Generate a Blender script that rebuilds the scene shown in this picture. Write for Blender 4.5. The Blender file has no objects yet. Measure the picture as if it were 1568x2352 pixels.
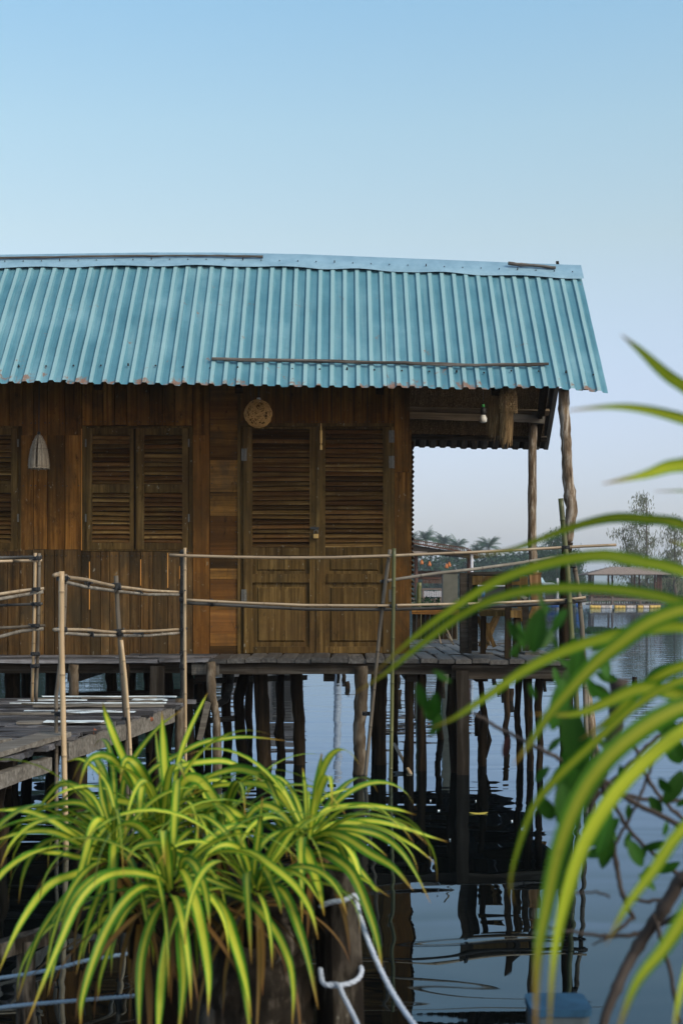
import bpy, math, random
from mathutils import Vector, Matrix, noise
random.seed(11)
R = random.random
def U(a, b): return a + (b - a) * R()
sc = bpy.context.scene
col = sc.collection
FPX, U0, VH, CH = 3267.0, 784.0, 1362.0, 1.40
def P(u, v, D): return Vector(((u - U0) / FPX * D, D, CH + (VH - v) / FPX * D))
def nz(x, y=0, z=0): return noise.noise(Vector((x, y, z)))
OFF = {}

# ------------------------------------------------------------ mesh builder
class MB:
    def __init__(s): s.v = []; s.f = []; s.var = []; s.mark = []; s.va = []; s.vb = []
    def add(s, vs, fs, var=None, mark=0.0, va=None, vb=None):
        n = len(s.v); var = R() if var is None else var
        s.v += [tuple(p) for p in vs]
        s.va += list(va) if va else [0.0] * len(vs)
        s.vb += list(vb) if vb else [0.0] * len(vs)
        for i, f in enumerate(fs):
            s.f.append(tuple(n + k for k in f)); s.var.append(var)
            s.mark.append(mark[i] if isinstance(mark, list) else mark)
    def box(s, x0, x1, y0, y1, z0, z1, var=None, jit=0.0, mark=0.0):
        j = lambda: U(-jit, jit)
        vs = [(x + j(), y + j(), z + j()) for z in (z0, z1) for y in (y0, y1) for x in (x0, x1)]
        s.add(vs, [(0,2,3,1),(4,5,7,6),(0,1,5,4),(2,6,7,3),(0,4,6,2),(1,3,7,5)], var, mark)
    def board(s, p0, p1, w, t, up=(0,0,1), n=1, jit=0.0, var=None, mark=0.0, bow=0.0):
        p0 = Vector(p0); p1 = Vector(p1); d = (p1 - p0).normalized(); up = Vector(up)
        side = d.cross(up).normalized(); upn = side.cross(d).normalized()
        vs = []
        for i in range(n + 1):
            c = p0.lerp(p1, i / n) + upn * bow * math.sin(math.pi * i / n)
            for a, b in ((-1,-1),(1,-1),(1,1),(-1,1)):
                vs.append(c + side * (a * w / 2 + U(-jit, jit)) + upn * (b * t / 2 + U(-jit, jit) * .5) + d * (U(-jit, jit) if i in (0, n) else 0))
        fs = [(3,2,1,0)]
        for i in range(n):
            o = 4 * i
            for k in range(4): fs.append((o + k, o + (k + 1) % 4, o + 4 + (k + 1) % 4, o + 4 + k))
        o = 4 * n; fs.append((o, o + 1, o + 2, o + 3))
        s.add(vs, fs, var, mark)
    def tube(s, pts, rad, n=8, var=None, mark=None, rough=0.0, cap=True, flat=1.0):
        pts = [Vector(p) for p in pts]; m = len(pts)
        if not isinstance(rad, (list, tuple)): rad = [rad] * m
        d = (pts[1] - pts[0]).normalized()
        a = d.orthogonal().normalized()
        vs = []; sd = U(0, 90)
        for i, p in enumerate(pts):
            t = (pts[min(i + 1, m - 1)] - pts[max(i - 1, 0)])
            if t.length > 1e-9: d = t.normalized()
            a = (a - d * a.dot(d)).normalized(); b = d.cross(a)
            for k in range(n):
                th = 2 * math.pi * k / n
                r = rad[i] * (1 + rough * nz(sd + k * 1.7, i * .55, sd))
                vs.append(p + a * math.cos(th) * r + b * math.sin(th) * r * flat)
        fs = []; mk = []
        for i in range(m - 1):
            for k in range(n):
                fs.append((i * n + k, i * n + (k + 1) % n, (i + 1) * n + (k + 1) % n, (i + 1) * n + k))
                mk.append(mark[i] if mark else 0.0)
        if cap:
            fs.append(tuple(range(n - 1, -1, -1))); fs.append(tuple((m - 1) * n + k for k in range(n))); mk += [0.5, 0.5]
        s.add(vs, fs, var, mk)
    def build(s, name, mat, parent=None, smooth=False, loc=None):
        me = bpy.data.meshes.new(name)
        off = OFF.get(parent.name, Vector()) if parent else (Vector(loc) if loc is not None else Vector())
        me.from_pydata([(x - off.x, y - off.y, z - off.z) for x, y, z in s.v], [], s.f)
        for nm, dom, data in (('var', 'FACE', s.var), ('mark', 'FACE', s.mark), ('va', 'POINT', s.va), ('vb', 'POINT', s.vb)):
            me.attributes.new(nm, 'FLOAT', dom).data.foreach_set('value', data)
        if smooth: me.polygons.foreach_set('use_smooth', [True] * len(s.f))
        me.materials.append(mat); me.update()
        o = bpy.data.objects.new(name, me); col.objects.link(o)
        if parent: o.parent = parent
        else: o.location = off
        OFF[o.name] = off
        return o
def tag(o, label=None, cat=None, group=None, kind=None):
    if label: o['label'] = label
    if cat: o['category'] = cat
    if group: o['group'] = group
    if kind: o['kind'] = kind
    return o
def thing(name, loc, label, cat, group=None):
    o = bpy.data.objects.new(name, None); col.objects.link(o)
    o.empty_display_size = .1; o.location = loc; OFF[o.name] = Vector(loc)
    return tag(o, label, cat, group)
def copy_tree(o, parent=None):
    c = o.copy(); col.objects.link(c)
    if parent: c.parent = parent
    for ch in list(o.children): copy_tree(ch, c)
    return c

# ------------------------------------------------------------ materials
def newmat(name):
    m = bpy.data.materials.new(name); m.use_nodes = True
    nt = m.node_tree; b = nt.nodes['Principled BSDF']
    return m, nt, b
def N(nt, t, **kw):
    n = nt.nodes.new(t)
    for k, v in kw.items(): setattr(n, k, v)
    return n
def ramp(nt, fac, stops):
    r = N(nt, 'ShaderNodeValToRGB'); e = r.color_ramp.elements
    while len(e) < len(stops): e.new(.5)
    for i, (p, c) in enumerate(stops): e[i].position = p; e[i].color = (*c, 1) if len(c) == 3 else c
    nt.links.new(fac, r.inputs[0]); return r
def mix(nt, fac, a, b, mode='MIX'):
    m = N(nt, 'ShaderNodeMix', data_type='RGBA', blend_type=mode)
    for i, x in ((0, fac), (6, a), (7, b)):
        if isinstance(x, (int, float)): m.inputs[i].default_value = x
        elif isinstance(x, tuple): m.inputs[i].default_value = (*x, 1)
        else: nt.links.new(x, m.inputs[i])
    return m.outputs[2]
def math_(nt, op, a, b=None, c=None):
    m = N(nt, 'ShaderNodeMath', operation=op)
    for i, x in enumerate((a, b, c)):
        if x is None: continue
        if isinstance(x, (int, float)): m.inputs[i].default_value = x
        else: nt.links.new(x, m.inputs[i])
    return m.outputs[0]
def attr(nt, nm): return N(nt, 'ShaderNodeAttribute', attribute_name=nm).outputs['Fac']
def coords(nt, scale, shift=True):
    tc = N(nt, 'ShaderNodeTexCoord'); mp = N(nt, 'ShaderNodeMapping'); mp.inputs['Scale'].default_value = scale
    src = tc.outputs['Object']
    if shift:
        cx = N(nt, 'ShaderNodeCombineXYZ'); s = math_(nt, 'MULTIPLY', attr(nt, 'var'), 23.0)
        for i in range(3): nt.links.new(s, cx.inputs[i])
        va = N(nt, 'ShaderNodeVectorMath', operation='ADD'); nt.links.new(src, va.inputs[0]); nt.links.new(cx.outputs[0], va.inputs[1]); src = va.outputs[0]
    nt.links.new(src, mp.inputs[0]); return mp.outputs[0]
def tex(nt, vec, scale=1, detail=5, rough=.6, dist=0.0):
    n = N(nt, 'ShaderNodeTexNoise'); n.inputs['Scale'].default_value = scale; n.inputs['Detail'].default_value = detail
    n.inputs['Roughness'].default_value = rough; n.inputs['Distortion'].default_value = dist
    nt.links.new(vec, n.inputs['Vector']); return n.outputs['Fac']
def bump(nt, b, h, strength=.3, dist=.01):
    bp = N(nt, 'ShaderNodeBump'); bp.inputs['Strength'].default_value = strength; bp.inputs['Distance'].default_value = dist
    nt.links.new(h, bp.inputs['Height']); nt.links.new(bp.outputs[0], b.inputs['Normal'])
def wood(name, dark, mid, light, axis='Z', fine=45, stain=(.5,), stain_col=(.03,.025,.02), rough=.75, vary=.55, spec=.08, bstr=.5, speck=None, hue=None, patch=None, L=1.2):
    m, nt, b = newmat(name)
    s = {'X': (L, fine, fine), 'Y': (fine, L, fine), 'Z': (fine, fine, L)}[axis]
    g = tex(nt, coords(nt, s), 1, 7, .65, .4)
    c = ramp(nt, g, [(.30, dark), (.5, mid), (.72, light)]).outputs[0]
    st = tex(nt, coords(nt, (3, 3, 2)), 1.3, 5, .65, .6)
    sf = ramp(nt, st, [(.42, (0,0,0)), (.68, (1,1,1))]).outputs[0]
    c = mix(nt, math_(nt, 'MULTIPLY', sf, stain[0]), c, stain_col)
    v = attr(nt, 'var')
    if hue:   # boards of another timber: some redder, some greyer
        h1 = ramp(nt, math_(nt, 'FRACT', math_(nt, 'MULTIPLY', v, 7.31)), [(.45, (0,0,0)), (.9, (1,1,1))]).outputs[0]
        c = mix(nt, math_(nt, 'MULTIPLY', h1, hue[0]), c, mix(nt, g, tuple(x * .5 for x in hue[1]), hue[1]))
    if patch:  # damp grey and mossy patches, running across boards
        pn_ = tex(nt, coords(nt, (1.6, 1.6, 1.1), False), 1.4, 6, .7, .3)
        c = mix(nt, math_(nt, 'MULTIPLY', ramp(nt, pn_, [(.46, (0,0,0)), (.66, (1,1,1))]).outputs[0], patch[0]), c, patch[1])
        dn_ = tex(nt, coords(nt, (14, 14, 5), False), 1.3, 5, .75)
        c = mix(nt, math_(nt, 'MULTIPLY', ramp(nt, dn_, [(.30, (1,1,1)), (.42, (0,0,0))]).outputs[0], .75), c, tuple(x * .5 for x in dark))
    k = math_(nt, 'MULTIPLY_ADD', v, vary * 2 * GAINS.get(name, 1), (1 - vary) * GAINS.get(name, 1))
    kk = N(nt, 'ShaderNodeCombineColor')
    for i in range(3): nt.links.new(k, kk.inputs[i])
    c = mix(nt, 1.0, c, kk.outputs[0], 'MULTIPLY')
    if speck:
        sp = tex(nt, coords(nt, (9, 9, 5)), 3.2, 3, .7)
        f = ramp(nt, sp, [(.66, (0,0,0)), (.72, (1,1,1))]).outputs[0]
        c = mix(nt, math_(nt, 'MULTIPLY', f, speck[0]), c, speck[1])
    c = mix(nt, math_(nt, 'MULTIPLY', attr(nt, 'mark'), .8), c, tuple(x * .25 for x in dark))
    nt.links.new(c, b.inputs['Base Color']); b.inputs['Roughness'].default_value = rough
    b.inputs['Specular IOR Level'].default_value = spec
    bump(nt, b, g, bstr, .006)
    return m
def plain(name, c, rough=.6, metal=0.0, var=0.25, ns=8, spec=.5):
    m, nt, b = newmat(name)
    g = tex(nt, coords(nt, (ns,) * 3), 1, 4)
    k = mix(nt, g, tuple(x * (1 - var) for x in c), tuple(min(1, x * (1 + var)) for x in c))
    nt.links.new(k, b.inputs['Base Color']); b.inputs['Roughness'].default_value = rough; b.inputs['Metallic'].default_value = metal
    b.inputs['Specular IOR Level'].default_value = spec
    return m
M = {}
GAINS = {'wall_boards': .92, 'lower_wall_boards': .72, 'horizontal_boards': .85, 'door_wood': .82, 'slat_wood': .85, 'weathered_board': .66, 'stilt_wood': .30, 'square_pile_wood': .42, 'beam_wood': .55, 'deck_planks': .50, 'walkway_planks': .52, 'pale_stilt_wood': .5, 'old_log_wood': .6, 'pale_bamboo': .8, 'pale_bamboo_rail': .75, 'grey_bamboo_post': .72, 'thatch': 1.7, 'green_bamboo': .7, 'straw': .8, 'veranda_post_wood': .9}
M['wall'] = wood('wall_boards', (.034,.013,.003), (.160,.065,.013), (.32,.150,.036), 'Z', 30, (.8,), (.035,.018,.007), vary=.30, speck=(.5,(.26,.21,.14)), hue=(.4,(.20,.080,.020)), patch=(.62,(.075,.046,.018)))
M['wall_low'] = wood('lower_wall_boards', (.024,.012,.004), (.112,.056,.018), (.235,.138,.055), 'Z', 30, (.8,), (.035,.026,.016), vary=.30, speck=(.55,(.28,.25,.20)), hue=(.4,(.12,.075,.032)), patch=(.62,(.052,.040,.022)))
M['panel'] = wood('horizontal_boards', (.032,.015,.004), (.14,.064,.014), (.27,.135,.034), 'X', 30, (.7,), (.035,.024,.014), vary=.55, hue=(.7,(.22,.085,.022)), patch=(.5,(.045,.036,.024)))
M['door'] = wood('door_wood', (.030,.018,.005), (.112,.064,.019), (.23,.145,.052), 'Z', 32, (.65,), (.038,.028,.014), vary=.3, speck=(.5,(.30,.29,.24)), patch=(.5,(.065,.032,.013)))
M['slat'] = wood('slat_wood', (.030,.016,.005), (.12,.067,.020), (.26,.165,.065), 'X', 30, (.6,), (.05,.018,.007), vary=.5, speck=(.4,(.26,.25,.20)), hue=(.6,(.10,.040,.014)), patch=(.5,(.070,.026,.010)))
M['lit_fresh_edge'] = wood('lit_and_fresh_edge_wood', (.30,.13,.03), (.45,.20,.05), (.55,.28,.09), 'Z', 30, (.1,), vary=.2)  # also carries the orange light on a window frame edge
M['deck'] = wood('deck_planks', (.055,.048,.042), (.13,.115,.105), (.25,.23,.21), 'Y', 40, (.5,), (.05,.042,.035), vary=.4, spec=.35, rough=.6, bstr=.8)
M['deckx'] = wood('walkway_planks', (.055,.050,.052), (.15,.142,.15), (.32,.30,.31), 'X', 34, (.6,), (.045,.030,.022), vary=.7, spec=.45, rough=.5, bstr=.9)
M['beam'] = wood('beam_wood', (.022,.017,.012), (.06,.046,.034), (.15,.13,.11), 'X', 30, (.6,), (.015,.011,.008), vary=.35)
M['beamz'] = wood('square_pile_wood', (.018,.013,.009), (.055,.041,.029), (.13,.11,.09), 'Z', 22, (.6,), (.015,.011,.008), vary=.35, bstr=.9)
M['panelz'] = wood('post_casing_wood', (.05,.026,.010), (.15,.08,.035), (.27,.16,.08), 'Z', 26, (.5,), (.045,.032,.022), vary=.3)
M['brown'] = wood('old_brown_batten', (.05,.035,.022), (.11,.08,.055), (.19,.145,.10), 'X', 30, (.4,), vary=.2)
M['grey'] = wood('weathered_board', (.09,.075,.062), (.20,.175,.15), (.34,.31,.27), 'X', 30, (.4,), (.05,.04,.03), vary=.25, bstr=.9)
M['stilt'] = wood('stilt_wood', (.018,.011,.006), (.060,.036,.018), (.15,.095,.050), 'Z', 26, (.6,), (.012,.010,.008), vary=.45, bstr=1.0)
M['pale'] = wood('pale_stilt_wood', (.035,.024,.014), (.17,.125,.085), (.42,.35,.27), 'Z', 14, (.45,), (.05,.028,.012), vary=.25, bstr=1.0, L=5)
M['post'] = wood('veranda_post_wood', (.022,.012,.006), (.20,.145,.10), (.58,.52,.45), 'Z', 34, (.45,), (.075,.042,.022), vary=.15, L=6, bstr=1.0)
M['log'] = wood('old_log_wood', (.006,.005,.004), (.030,.023,.017), (.24,.20,.16), 'Z', 24, (.6,), (.014,.010,.008), vary=.15, bstr=1.0, speck=(.3,(.30,.28,.24)), L=5)
M['bamboo'] = wood('pale_bamboo', (.33,.22,.12), (.47,.33,.19), (.58,.43,.27), 'Z', 12, (.3,), (.28,.19,.10), vary=.18, rough=.42, spec=.5, bstr=.1)
M['bamboox'] = wood('pale_bamboo_rail', (.30,.21,.13), (.45,.33,.21), (.58,.45,.30), 'X', 12, (.35,), (.22,.15,.09), vary=.2, rough=.45, spec=.5, bstr=.15)
M['bgrey'] = wood('grey_bamboo', (.10,.085,.07), (.21,.185,.155), (.36,.33,.28), 'X', 14, (.5,), (.07,.055,.04), vary=.25, rough=.6)
M['bgreyz'] = wood('grey_bamboo_post', (.085,.07,.055), (.20,.165,.13), (.33,.28,.22), 'Z', 14, (.5,), (.07,.05,.035), vary=.25, rough=.6)
M['bdark'] = wood('dark_bamboo', (.02,.02,.02), (.055,.053,.05), (.13,.125,.12), 'X', 14, (.4,), (.03,.03,.03), vary=.25, rough=.5)
M['bgreen'] = wood('green_bamboo', (.045,.048,.010), (.10,.105,.022), (.17,.165,.045), 'Z', 10, (.4,), (.05,.035,.012), vary=.2, rough=.4, spec=.5, bstr=.1)
M['stick'] = wood('weathered_stick', (.035,.028,.024), (.10,.085,.075), (.26,.24,.23), 'X', 30, (.4,), (.02,.015,.012), vary=.2, bstr=1)
M['thatch'] = wood('thatch', (.018,.011,.005), (.085,.055,.028), (.24,.17,.10), 'Y', 120, (.35,), (.02,.012,.006), vary=.35, bstr=1.0)
M['straw'] = wood('straw', (.10,.055,.020), (.30,.185,.085), (.55,.38,.20), 'Z', 50, (.3,), (.04,.02,.01), vary=.5)
M['wicker'] = plain('wicker_cane', (.52,.29,.09), .6, var=.35, ns=30)
M['rattan'] = wood('rattan_weave', (.09,.065,.045), (.25,.20,.15), (.42,.36,.28), 'Z', 90, (.3,), (.10,.06,.03), vary=.3, bstr=1)
M['black'] = plain('black_band', (.012,.012,.013), .6)
M['brass'] = plain('brass', (.42,.27,.10), .4, .9, .3, 40)
M['steel'] = plain('galvanised_steel', (.12,.11,.095), .6, .6, .6, 60)
M['zinc'] = wood('bare_roof_underside', (.050,.048,.045), (.075,.072,.066), (.10,.096,.09), 'Y', 6, (.3,), vary=.1, bstr=.1)
M['bulb'] = plain('white_bulb', (.75,.72,.66), .3, 0, .05)
M['plastic_green'] = plain('green_plastic', (.05,.35,.08), .4)
M['rope'] = plain('pale_blue_rope', (.40,.43,.50), .9, 0, .45, 60, .1)
M['rope_dim'] = plain('dull_blue_rope', (.20,.27,.34), .8, 0, .35, 90)
M['interior'] = plain('dark_inner_boards', (.02,.012,.006), .9)
def roofmat():
    m, nt, b = newmat('turquoise_roof_paint')
    n1 = tex(nt, coords(nt, (1.2, 1.0, 1.0), True), 1.6, 5, .6)
    c = ramp(nt, n1, [(.3, (.046,.145,.195)), (.52, (.078,.200,.255)), (.75, (.145,.285,.345))]).outputs[0]
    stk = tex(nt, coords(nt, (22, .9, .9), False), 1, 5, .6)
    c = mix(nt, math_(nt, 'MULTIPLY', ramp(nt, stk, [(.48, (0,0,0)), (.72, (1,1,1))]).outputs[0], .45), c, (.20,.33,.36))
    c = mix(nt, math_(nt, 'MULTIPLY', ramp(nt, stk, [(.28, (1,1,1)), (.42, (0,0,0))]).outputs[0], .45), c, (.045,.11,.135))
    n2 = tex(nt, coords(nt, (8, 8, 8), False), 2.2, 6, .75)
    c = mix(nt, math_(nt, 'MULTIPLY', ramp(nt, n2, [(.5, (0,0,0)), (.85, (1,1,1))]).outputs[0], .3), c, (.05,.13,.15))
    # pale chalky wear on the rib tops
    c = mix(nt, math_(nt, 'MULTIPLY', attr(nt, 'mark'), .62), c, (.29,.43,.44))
    # rust: blotches, more along the lower edge
    n3 = tex(nt, coords(nt, (5, 5, 5), False), 1.5, 6, .75)
    e = N(nt, 'ShaderNodeMath', operation='POWER'); nt.links.new(attr(nt, 'va'), e.inputs[0]); e.inputs[1].default_value = 14
    rs = math_(nt, 'ADD', n3, math_(nt, 'MULTIPLY', e.outputs[0], .16))
    rf = ramp(nt, rs, [(.645, (0,0,0)), (.72, (1,1,1))]).outputs[0]
    c = mix(nt, math_(nt, 'MULTIPLY', rf, .8), c, (.22,.085,.03))
    nt.links.new(c, b.inputs['Base Color']); b.inputs['Roughness'].default_value = .42
    b.inputs['Specular IOR Level'].default_value = .3
    bump(nt, b, n1, .15, .02)
    return m
M['roof'] = roofmat()
def leafmat(name, g1, g2, y1, y2, tip=(.30,.16,.03), stripe=.42, trans=.35):
    m, nt, b = newmat(name)
    a = math_(nt, 'ABSOLUTE', attr(nt, 'va')); al = attr(nt, 'vb'); v = attr(nt, 'var')
    n1 = tex(nt, coords(nt, (30, 30, 3)), 1, 4)
    g = mix(nt, n1, g1, g2); y = mix(nt, n1, y1, y2)
    sw = math_(nt, 'MULTIPLY_ADD', v, .30, stripe - .15)
    f = N(nt, 'ShaderNodeMapRange', interpolation_type='SMOOTHSTEP')
    nt.links.new(a, f.inputs[0]); nt.links.new(math_(nt, 'SUBTRACT', sw, .20), f.inputs[1]); nt.links.new(math_(nt, 'ADD', sw, .26), f.inputs[2])
    f.inputs[3].default_value = 0; f.inputs[4].default_value = 1
    c = mix(nt, f.outputs[0], y, g)
    # fine lengthwise veins
    w = math_(nt, 'SINE', math_(nt, 'MULTIPLY', attr(nt, 'va'), 26.0))
    c = mix(nt, math_(nt, 'MULTIPLY_ADD', w, .07, .07), c, g1)
    sp_ = tex(nt, coords(nt, (60, 60, 60)), 1, 5, .7); c = mix(nt, math_(nt, 'MULTIPLY', ramp(nt, sp_, [(.64, (0,0,0)), (.72, (1,1,1))]).outputs[0], .6), c, (.16,.10,.03))
    k = math_(nt, 'MULTIPLY_ADD', v, .6, .66); kk = N(nt, 'ShaderNodeCombineColor')
    for i in range(3): nt.links.new(k, kk.inputs[i])
    c = mix(nt, 1.0, c, kk.outputs[0], 'MULTIPLY')
    tf = math_(nt, 'MULTIPLY', ramp(nt, al, [(.84, (0,0,0)), (.97, (1,1,1))]).outputs[0], .95)
    c = mix(nt, tf, c, tip)
    c = mix(nt, attr(nt, 'mark'), c, (.13,.05,.018))
    nt.links.new(c, b.inputs['Base Color']); b.inputs['Roughness'].default_value = .5; b.inputs['Specular IOR Level'].default_value = .18
    t = N(nt, 'ShaderNodeBsdfTranslucent'); nt.links.new(c, t.inputs[0])
    ms = N(nt, 'ShaderNodeMixShader'); ms.inputs[0].default_value = trans
    nt.links.new(b.outputs[0], ms.inputs[1]); nt.links.new(t.outputs[0], ms.inputs[2])
    nt.links.new(ms.outputs[0], nt.nodes['Material Output'].inputs[0])
    return m
M['leaf'] = leafmat('striped_leaf', (.038,.135,.009), (.085,.245,.016), (.37,.39,.022), (.56,.55,.065), stripe=.44, trans=.28)
M['leaf2'] = leafmat('striped_leaf_near', (.045,.160,.005), (.10,.27,.008), (.36,.40,.018), (.48,.49,.04), stripe=.58)
M['broad'] = leafmat('broad_leaf', (.014,.058,.006), (.035,.115,.010), (.025,.10,.010), (.045,.14,.015), tip=(.03,.1,.01), stripe=.1, trans=.3)
M['redleaf'] = plain('dead_red_leaf', (.07,.025,.022), .6)
M['twig'] = plain('twig_bark', (.032,.021,.016), .8, var=.4, ns=40)
M['palm'] = leafmat('palm_frond', (.012,.040,.020), (.028,.070,.030), (.03,.08,.03), (.04,.09,.035), tip=(.09,.10,.04), stripe=.1, trans=.2)
M['casu'] = plain('casuarina_needles', (.105,.115,.070), .9, var=.35, ns=1.0, spec=.1)
M['casu2'] = plain('dark_needles', (.035,.060,.040), .9, var=.35, ns=1.0, spec=.1)
M['bark'] = plain('tree_bark', (.085,.065,.05), .9, var=.35, ns=3)
M['bush'] = plain('shrub_leaves', (.016,.040,.020), .9, var=.5, ns=.5, spec=.1)
EXPO = 0.55; SUN_EL = 38; SUN_AZ = 130; SUN_STR = 1.6; SUN_ANG = 18; SUN_COL = (1, .87, .70)
SKY_STR = .15; SKY_DUST = 1.6; SKY_OZ = 1.5; HAZE = .00045
# ------------------------------------------------------------ camera, sky, sun
cam = bpy.data.cameras.new('camera'); co = bpy.data.objects.new('camera', cam); col.objects.link(co)
cam.lens = 50; cam.sensor_width = 36; cam.sensor_fit = 'AUTO'; cam.shift_y = (VH - 1176) / 2352
co.location = (0, 0, CH); co.rotation_euler = (math.pi / 2, 0, 0); cam.clip_end = 6000; cam.clip_start = .05
cam.dof.use_dof = True; cam.dof.focus_distance = 11.6; cam.dof.aperture_fstop = 5.6
sc.camera = co
sc.view_settings.view_transform = 'Standard'; sc.view_settings.look = 'None'; sc.view_settings.exposure = EXPO; sc.view_settings.gamma = 1
w = bpy.data.worlds.new('World'); sc.world = w; w.use_nodes = True
nt = w.node_tree; bg = nt.nodes['Background']
sky = nt.nodes.new('ShaderNodeTexSky'); sky.sky_type = 'NISHITA'; sky.sun_disc = False
sky.sun_elevation = math.radians(SUN_EL); sky.sun_rotation = math.radians(SUN_AZ)
sky.air_density = 1.0; sky.dust_density = SKY_DUST; sky.ozone_density = SKY_OZ; sky.altitude = 0
gtc = N(nt, 'ShaderNodeTexCoord'); gsx = N(nt, 'ShaderNodeSeparateXYZ'); nt.links.new(gtc.outputs['Generated'], gsx.inputs[0])
tint = ramp(nt, gsx.outputs[2], [(0.0, (.83, .745, .86)), (.07, (.86, .77, .86)), (.14, (.93, .80, .80)), (.24, (.98, .855, .66)), (.31, (.97, .95, .75)), (.40, (.86, 1.0, .87)), (1.0, (.75, .85, .85))]).outputs[0]
tint2 = mix(nt, 1.0, sky.outputs[0], tint, 'MULTIPLY')
gain = mix(nt, ramp(nt, gsx.outputs[2], [(.07, (0,0,0)), (.24, (1,1,1))]).outputs[0], (1,1,1), (1.24,1.24,1.24)); tint2 = mix(nt, 1.0, tint2, gain, 'MULTIPLY')
nt.links.new(tint2, bg.inputs[0]); bg.inputs[1].default_value = SKY_STR
sl = bpy.data.lights.new('sun', 'SUN'); sl.energy = SUN_STR; sl.angle = math.radians(SUN_ANG); sl.color = SUN_COL
so = bpy.data.objects.new('sun', sl); col.objects.link(so)
# sky.sun_rotation: 0 = +Y, turning towards +X
az = math.radians(SUN_AZ); el = math.radians(SUN_EL)
sd = Vector((math.sin(az) * math.cos(el), math.cos(az) * math.cos(el), math.sin(el)))
so.rotation_euler = sd.to_track_quat('Z', 'Y').to_euler()

# ------------------------------------------------------------ water
def watermat():
    m, nt, b = newmat('river_water')
    b.inputs['Base Color'].default_value = (.0015, .002, .002, 1); b.inputs['Roughness'].default_value = .015
    b.inputs['IOR'].default_value = 1.33; b.inputs['Specular IOR Level'].default_value = 0
    tc = N(nt, 'ShaderNodeTexCoord'); sx = N(nt, 'ShaderNodeSeparateXYZ'); nt.links.new(tc.outputs['Object'], sx.inputs[0])
    def mp(s):
        x = N(nt, 'ShaderNodeMapping'); x.inputs['Scale'].default_value = s; nt.links.new(tc.outputs['Object'], x.inputs[0]); return x.outputs[0]
    a = tex(nt, mp((.9, 2.0, 1)), 1.0, 1, .4, .5)       # slow swell, everywhere
    r = tex(nt, mp((.16, 1.3, 1)), 1.0, 4, .5, .2)     # wind ripples, away from the piles
    far = N(nt, 'ShaderNodeMapRange'); nt.links.new(sx.outputs['Y'], far.inputs[0])
    far.inputs[1].default_value = 13; far.inputs[2].default_value = 27; far.inputs[3].default_value = .0; far.inputs[4].default_value = 1
    pt = tex(nt, mp((.05, .13, 1)), 1.0, 3, .5)
    pf = ramp(nt, pt, [(.36, (.35,.35,.35)), (.60, (1,1,1))]).outputs[0]
    h = math_(nt, 'ADD', math_(nt, 'MULTIPLY', a, .0075), math_(nt, 'MULTIPLY', math_(nt, 'MULTIPLY', r, far.outputs[0]), math_(nt, 'MULTIPLY', pf, .010)))
    bp = N(nt, 'ShaderNodeBump'); bp.inputs['Strength'].default_value = 1; bp.inputs['Distance'].default_value = 1
    nt.links.new(h, bp.inputs['Height']); nt.links.new(bp.outputs[0], b.inputs['Normal'])
    gl = N(nt, 'ShaderNodeBsdfGlossy'); gl.inputs['Color'].default_value = (.67, .84, 1, 1); gl.inputs['Roughness'].default_value = .01; nt.links.new(bp.outputs[0], gl.inputs['Normal'])
    fr = N(nt, 'ShaderNodeFresnel'); fr.inputs['IOR'].default_value = 1.37; nt.links.new(bp.outputs[0], fr.inputs['Normal'])
    ms = N(nt, 'ShaderNodeMixShader'); nt.links.new(fr.outputs[0], ms.inputs[0]); nt.links.new(b.outputs[0], ms.inputs[1]); nt.links.new(gl.outputs[0], ms.inputs[2]); nt.links.new(ms.outputs[0], nt.nodes['Material Output'].inputs[0])
    return m
mb = MB(); mb.add([(-700,-15,0),(700,-15,0),(700,215,0),(-700,215,0)], [(0,1,2,3)])
o = mb.build('water', watermat()); tag(o, 'calm dark river water mirroring the sky and the stilts', kind='structure')

# ------------------------------------------------------------ stilt house
YW = 12.0
def wx(u): return (u - U0) / FPX * YW
def wz(v): return CH + (VH - v) / FPX * YW
RD, ED, BD = 12.32, 11.0, 13.84
def interp(tab, x):
    if x <= tab[0][0]: return tab[0][1]
    for (a, b), (c, d) in zip(tab, tab[1:]):
        if x <= c: return b + (d - b) * (x - a) / (c - a)
    return tab[-1][1]
EV = [(-160,885),(0,884),(150,880),(340,880),(480,887),(700,889),(850,890),(1000,894),(1130,897),(1145,891),(1270,892),(1395,903)]
RV = [(-160,596),(0,593),(200,590),(350,588),(500,588),(700,592),(900,600),(1100,608),(1330,617)]
BV = [(0,1020),(950,1028),(1100,1032),(1253,1033)]
XR = 2.06
def zr(x): return CH + (VH - interp(RV, U0 + x * FPX / RD)) / FPX * RD
def ze(x): return CH + (VH - interp(EV, U0 + x * FPX / ED)) / FPX * ED
def zb(x): return CH + (VH - interp(BV, U0 + x * FPX / BD)) / FPX * BD
house = thing('stilt_house', (-1.0, 12.0, .89), 'long brown timber house with louvred shutters under a turquoise corrugated metal roof', 'house')

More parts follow.
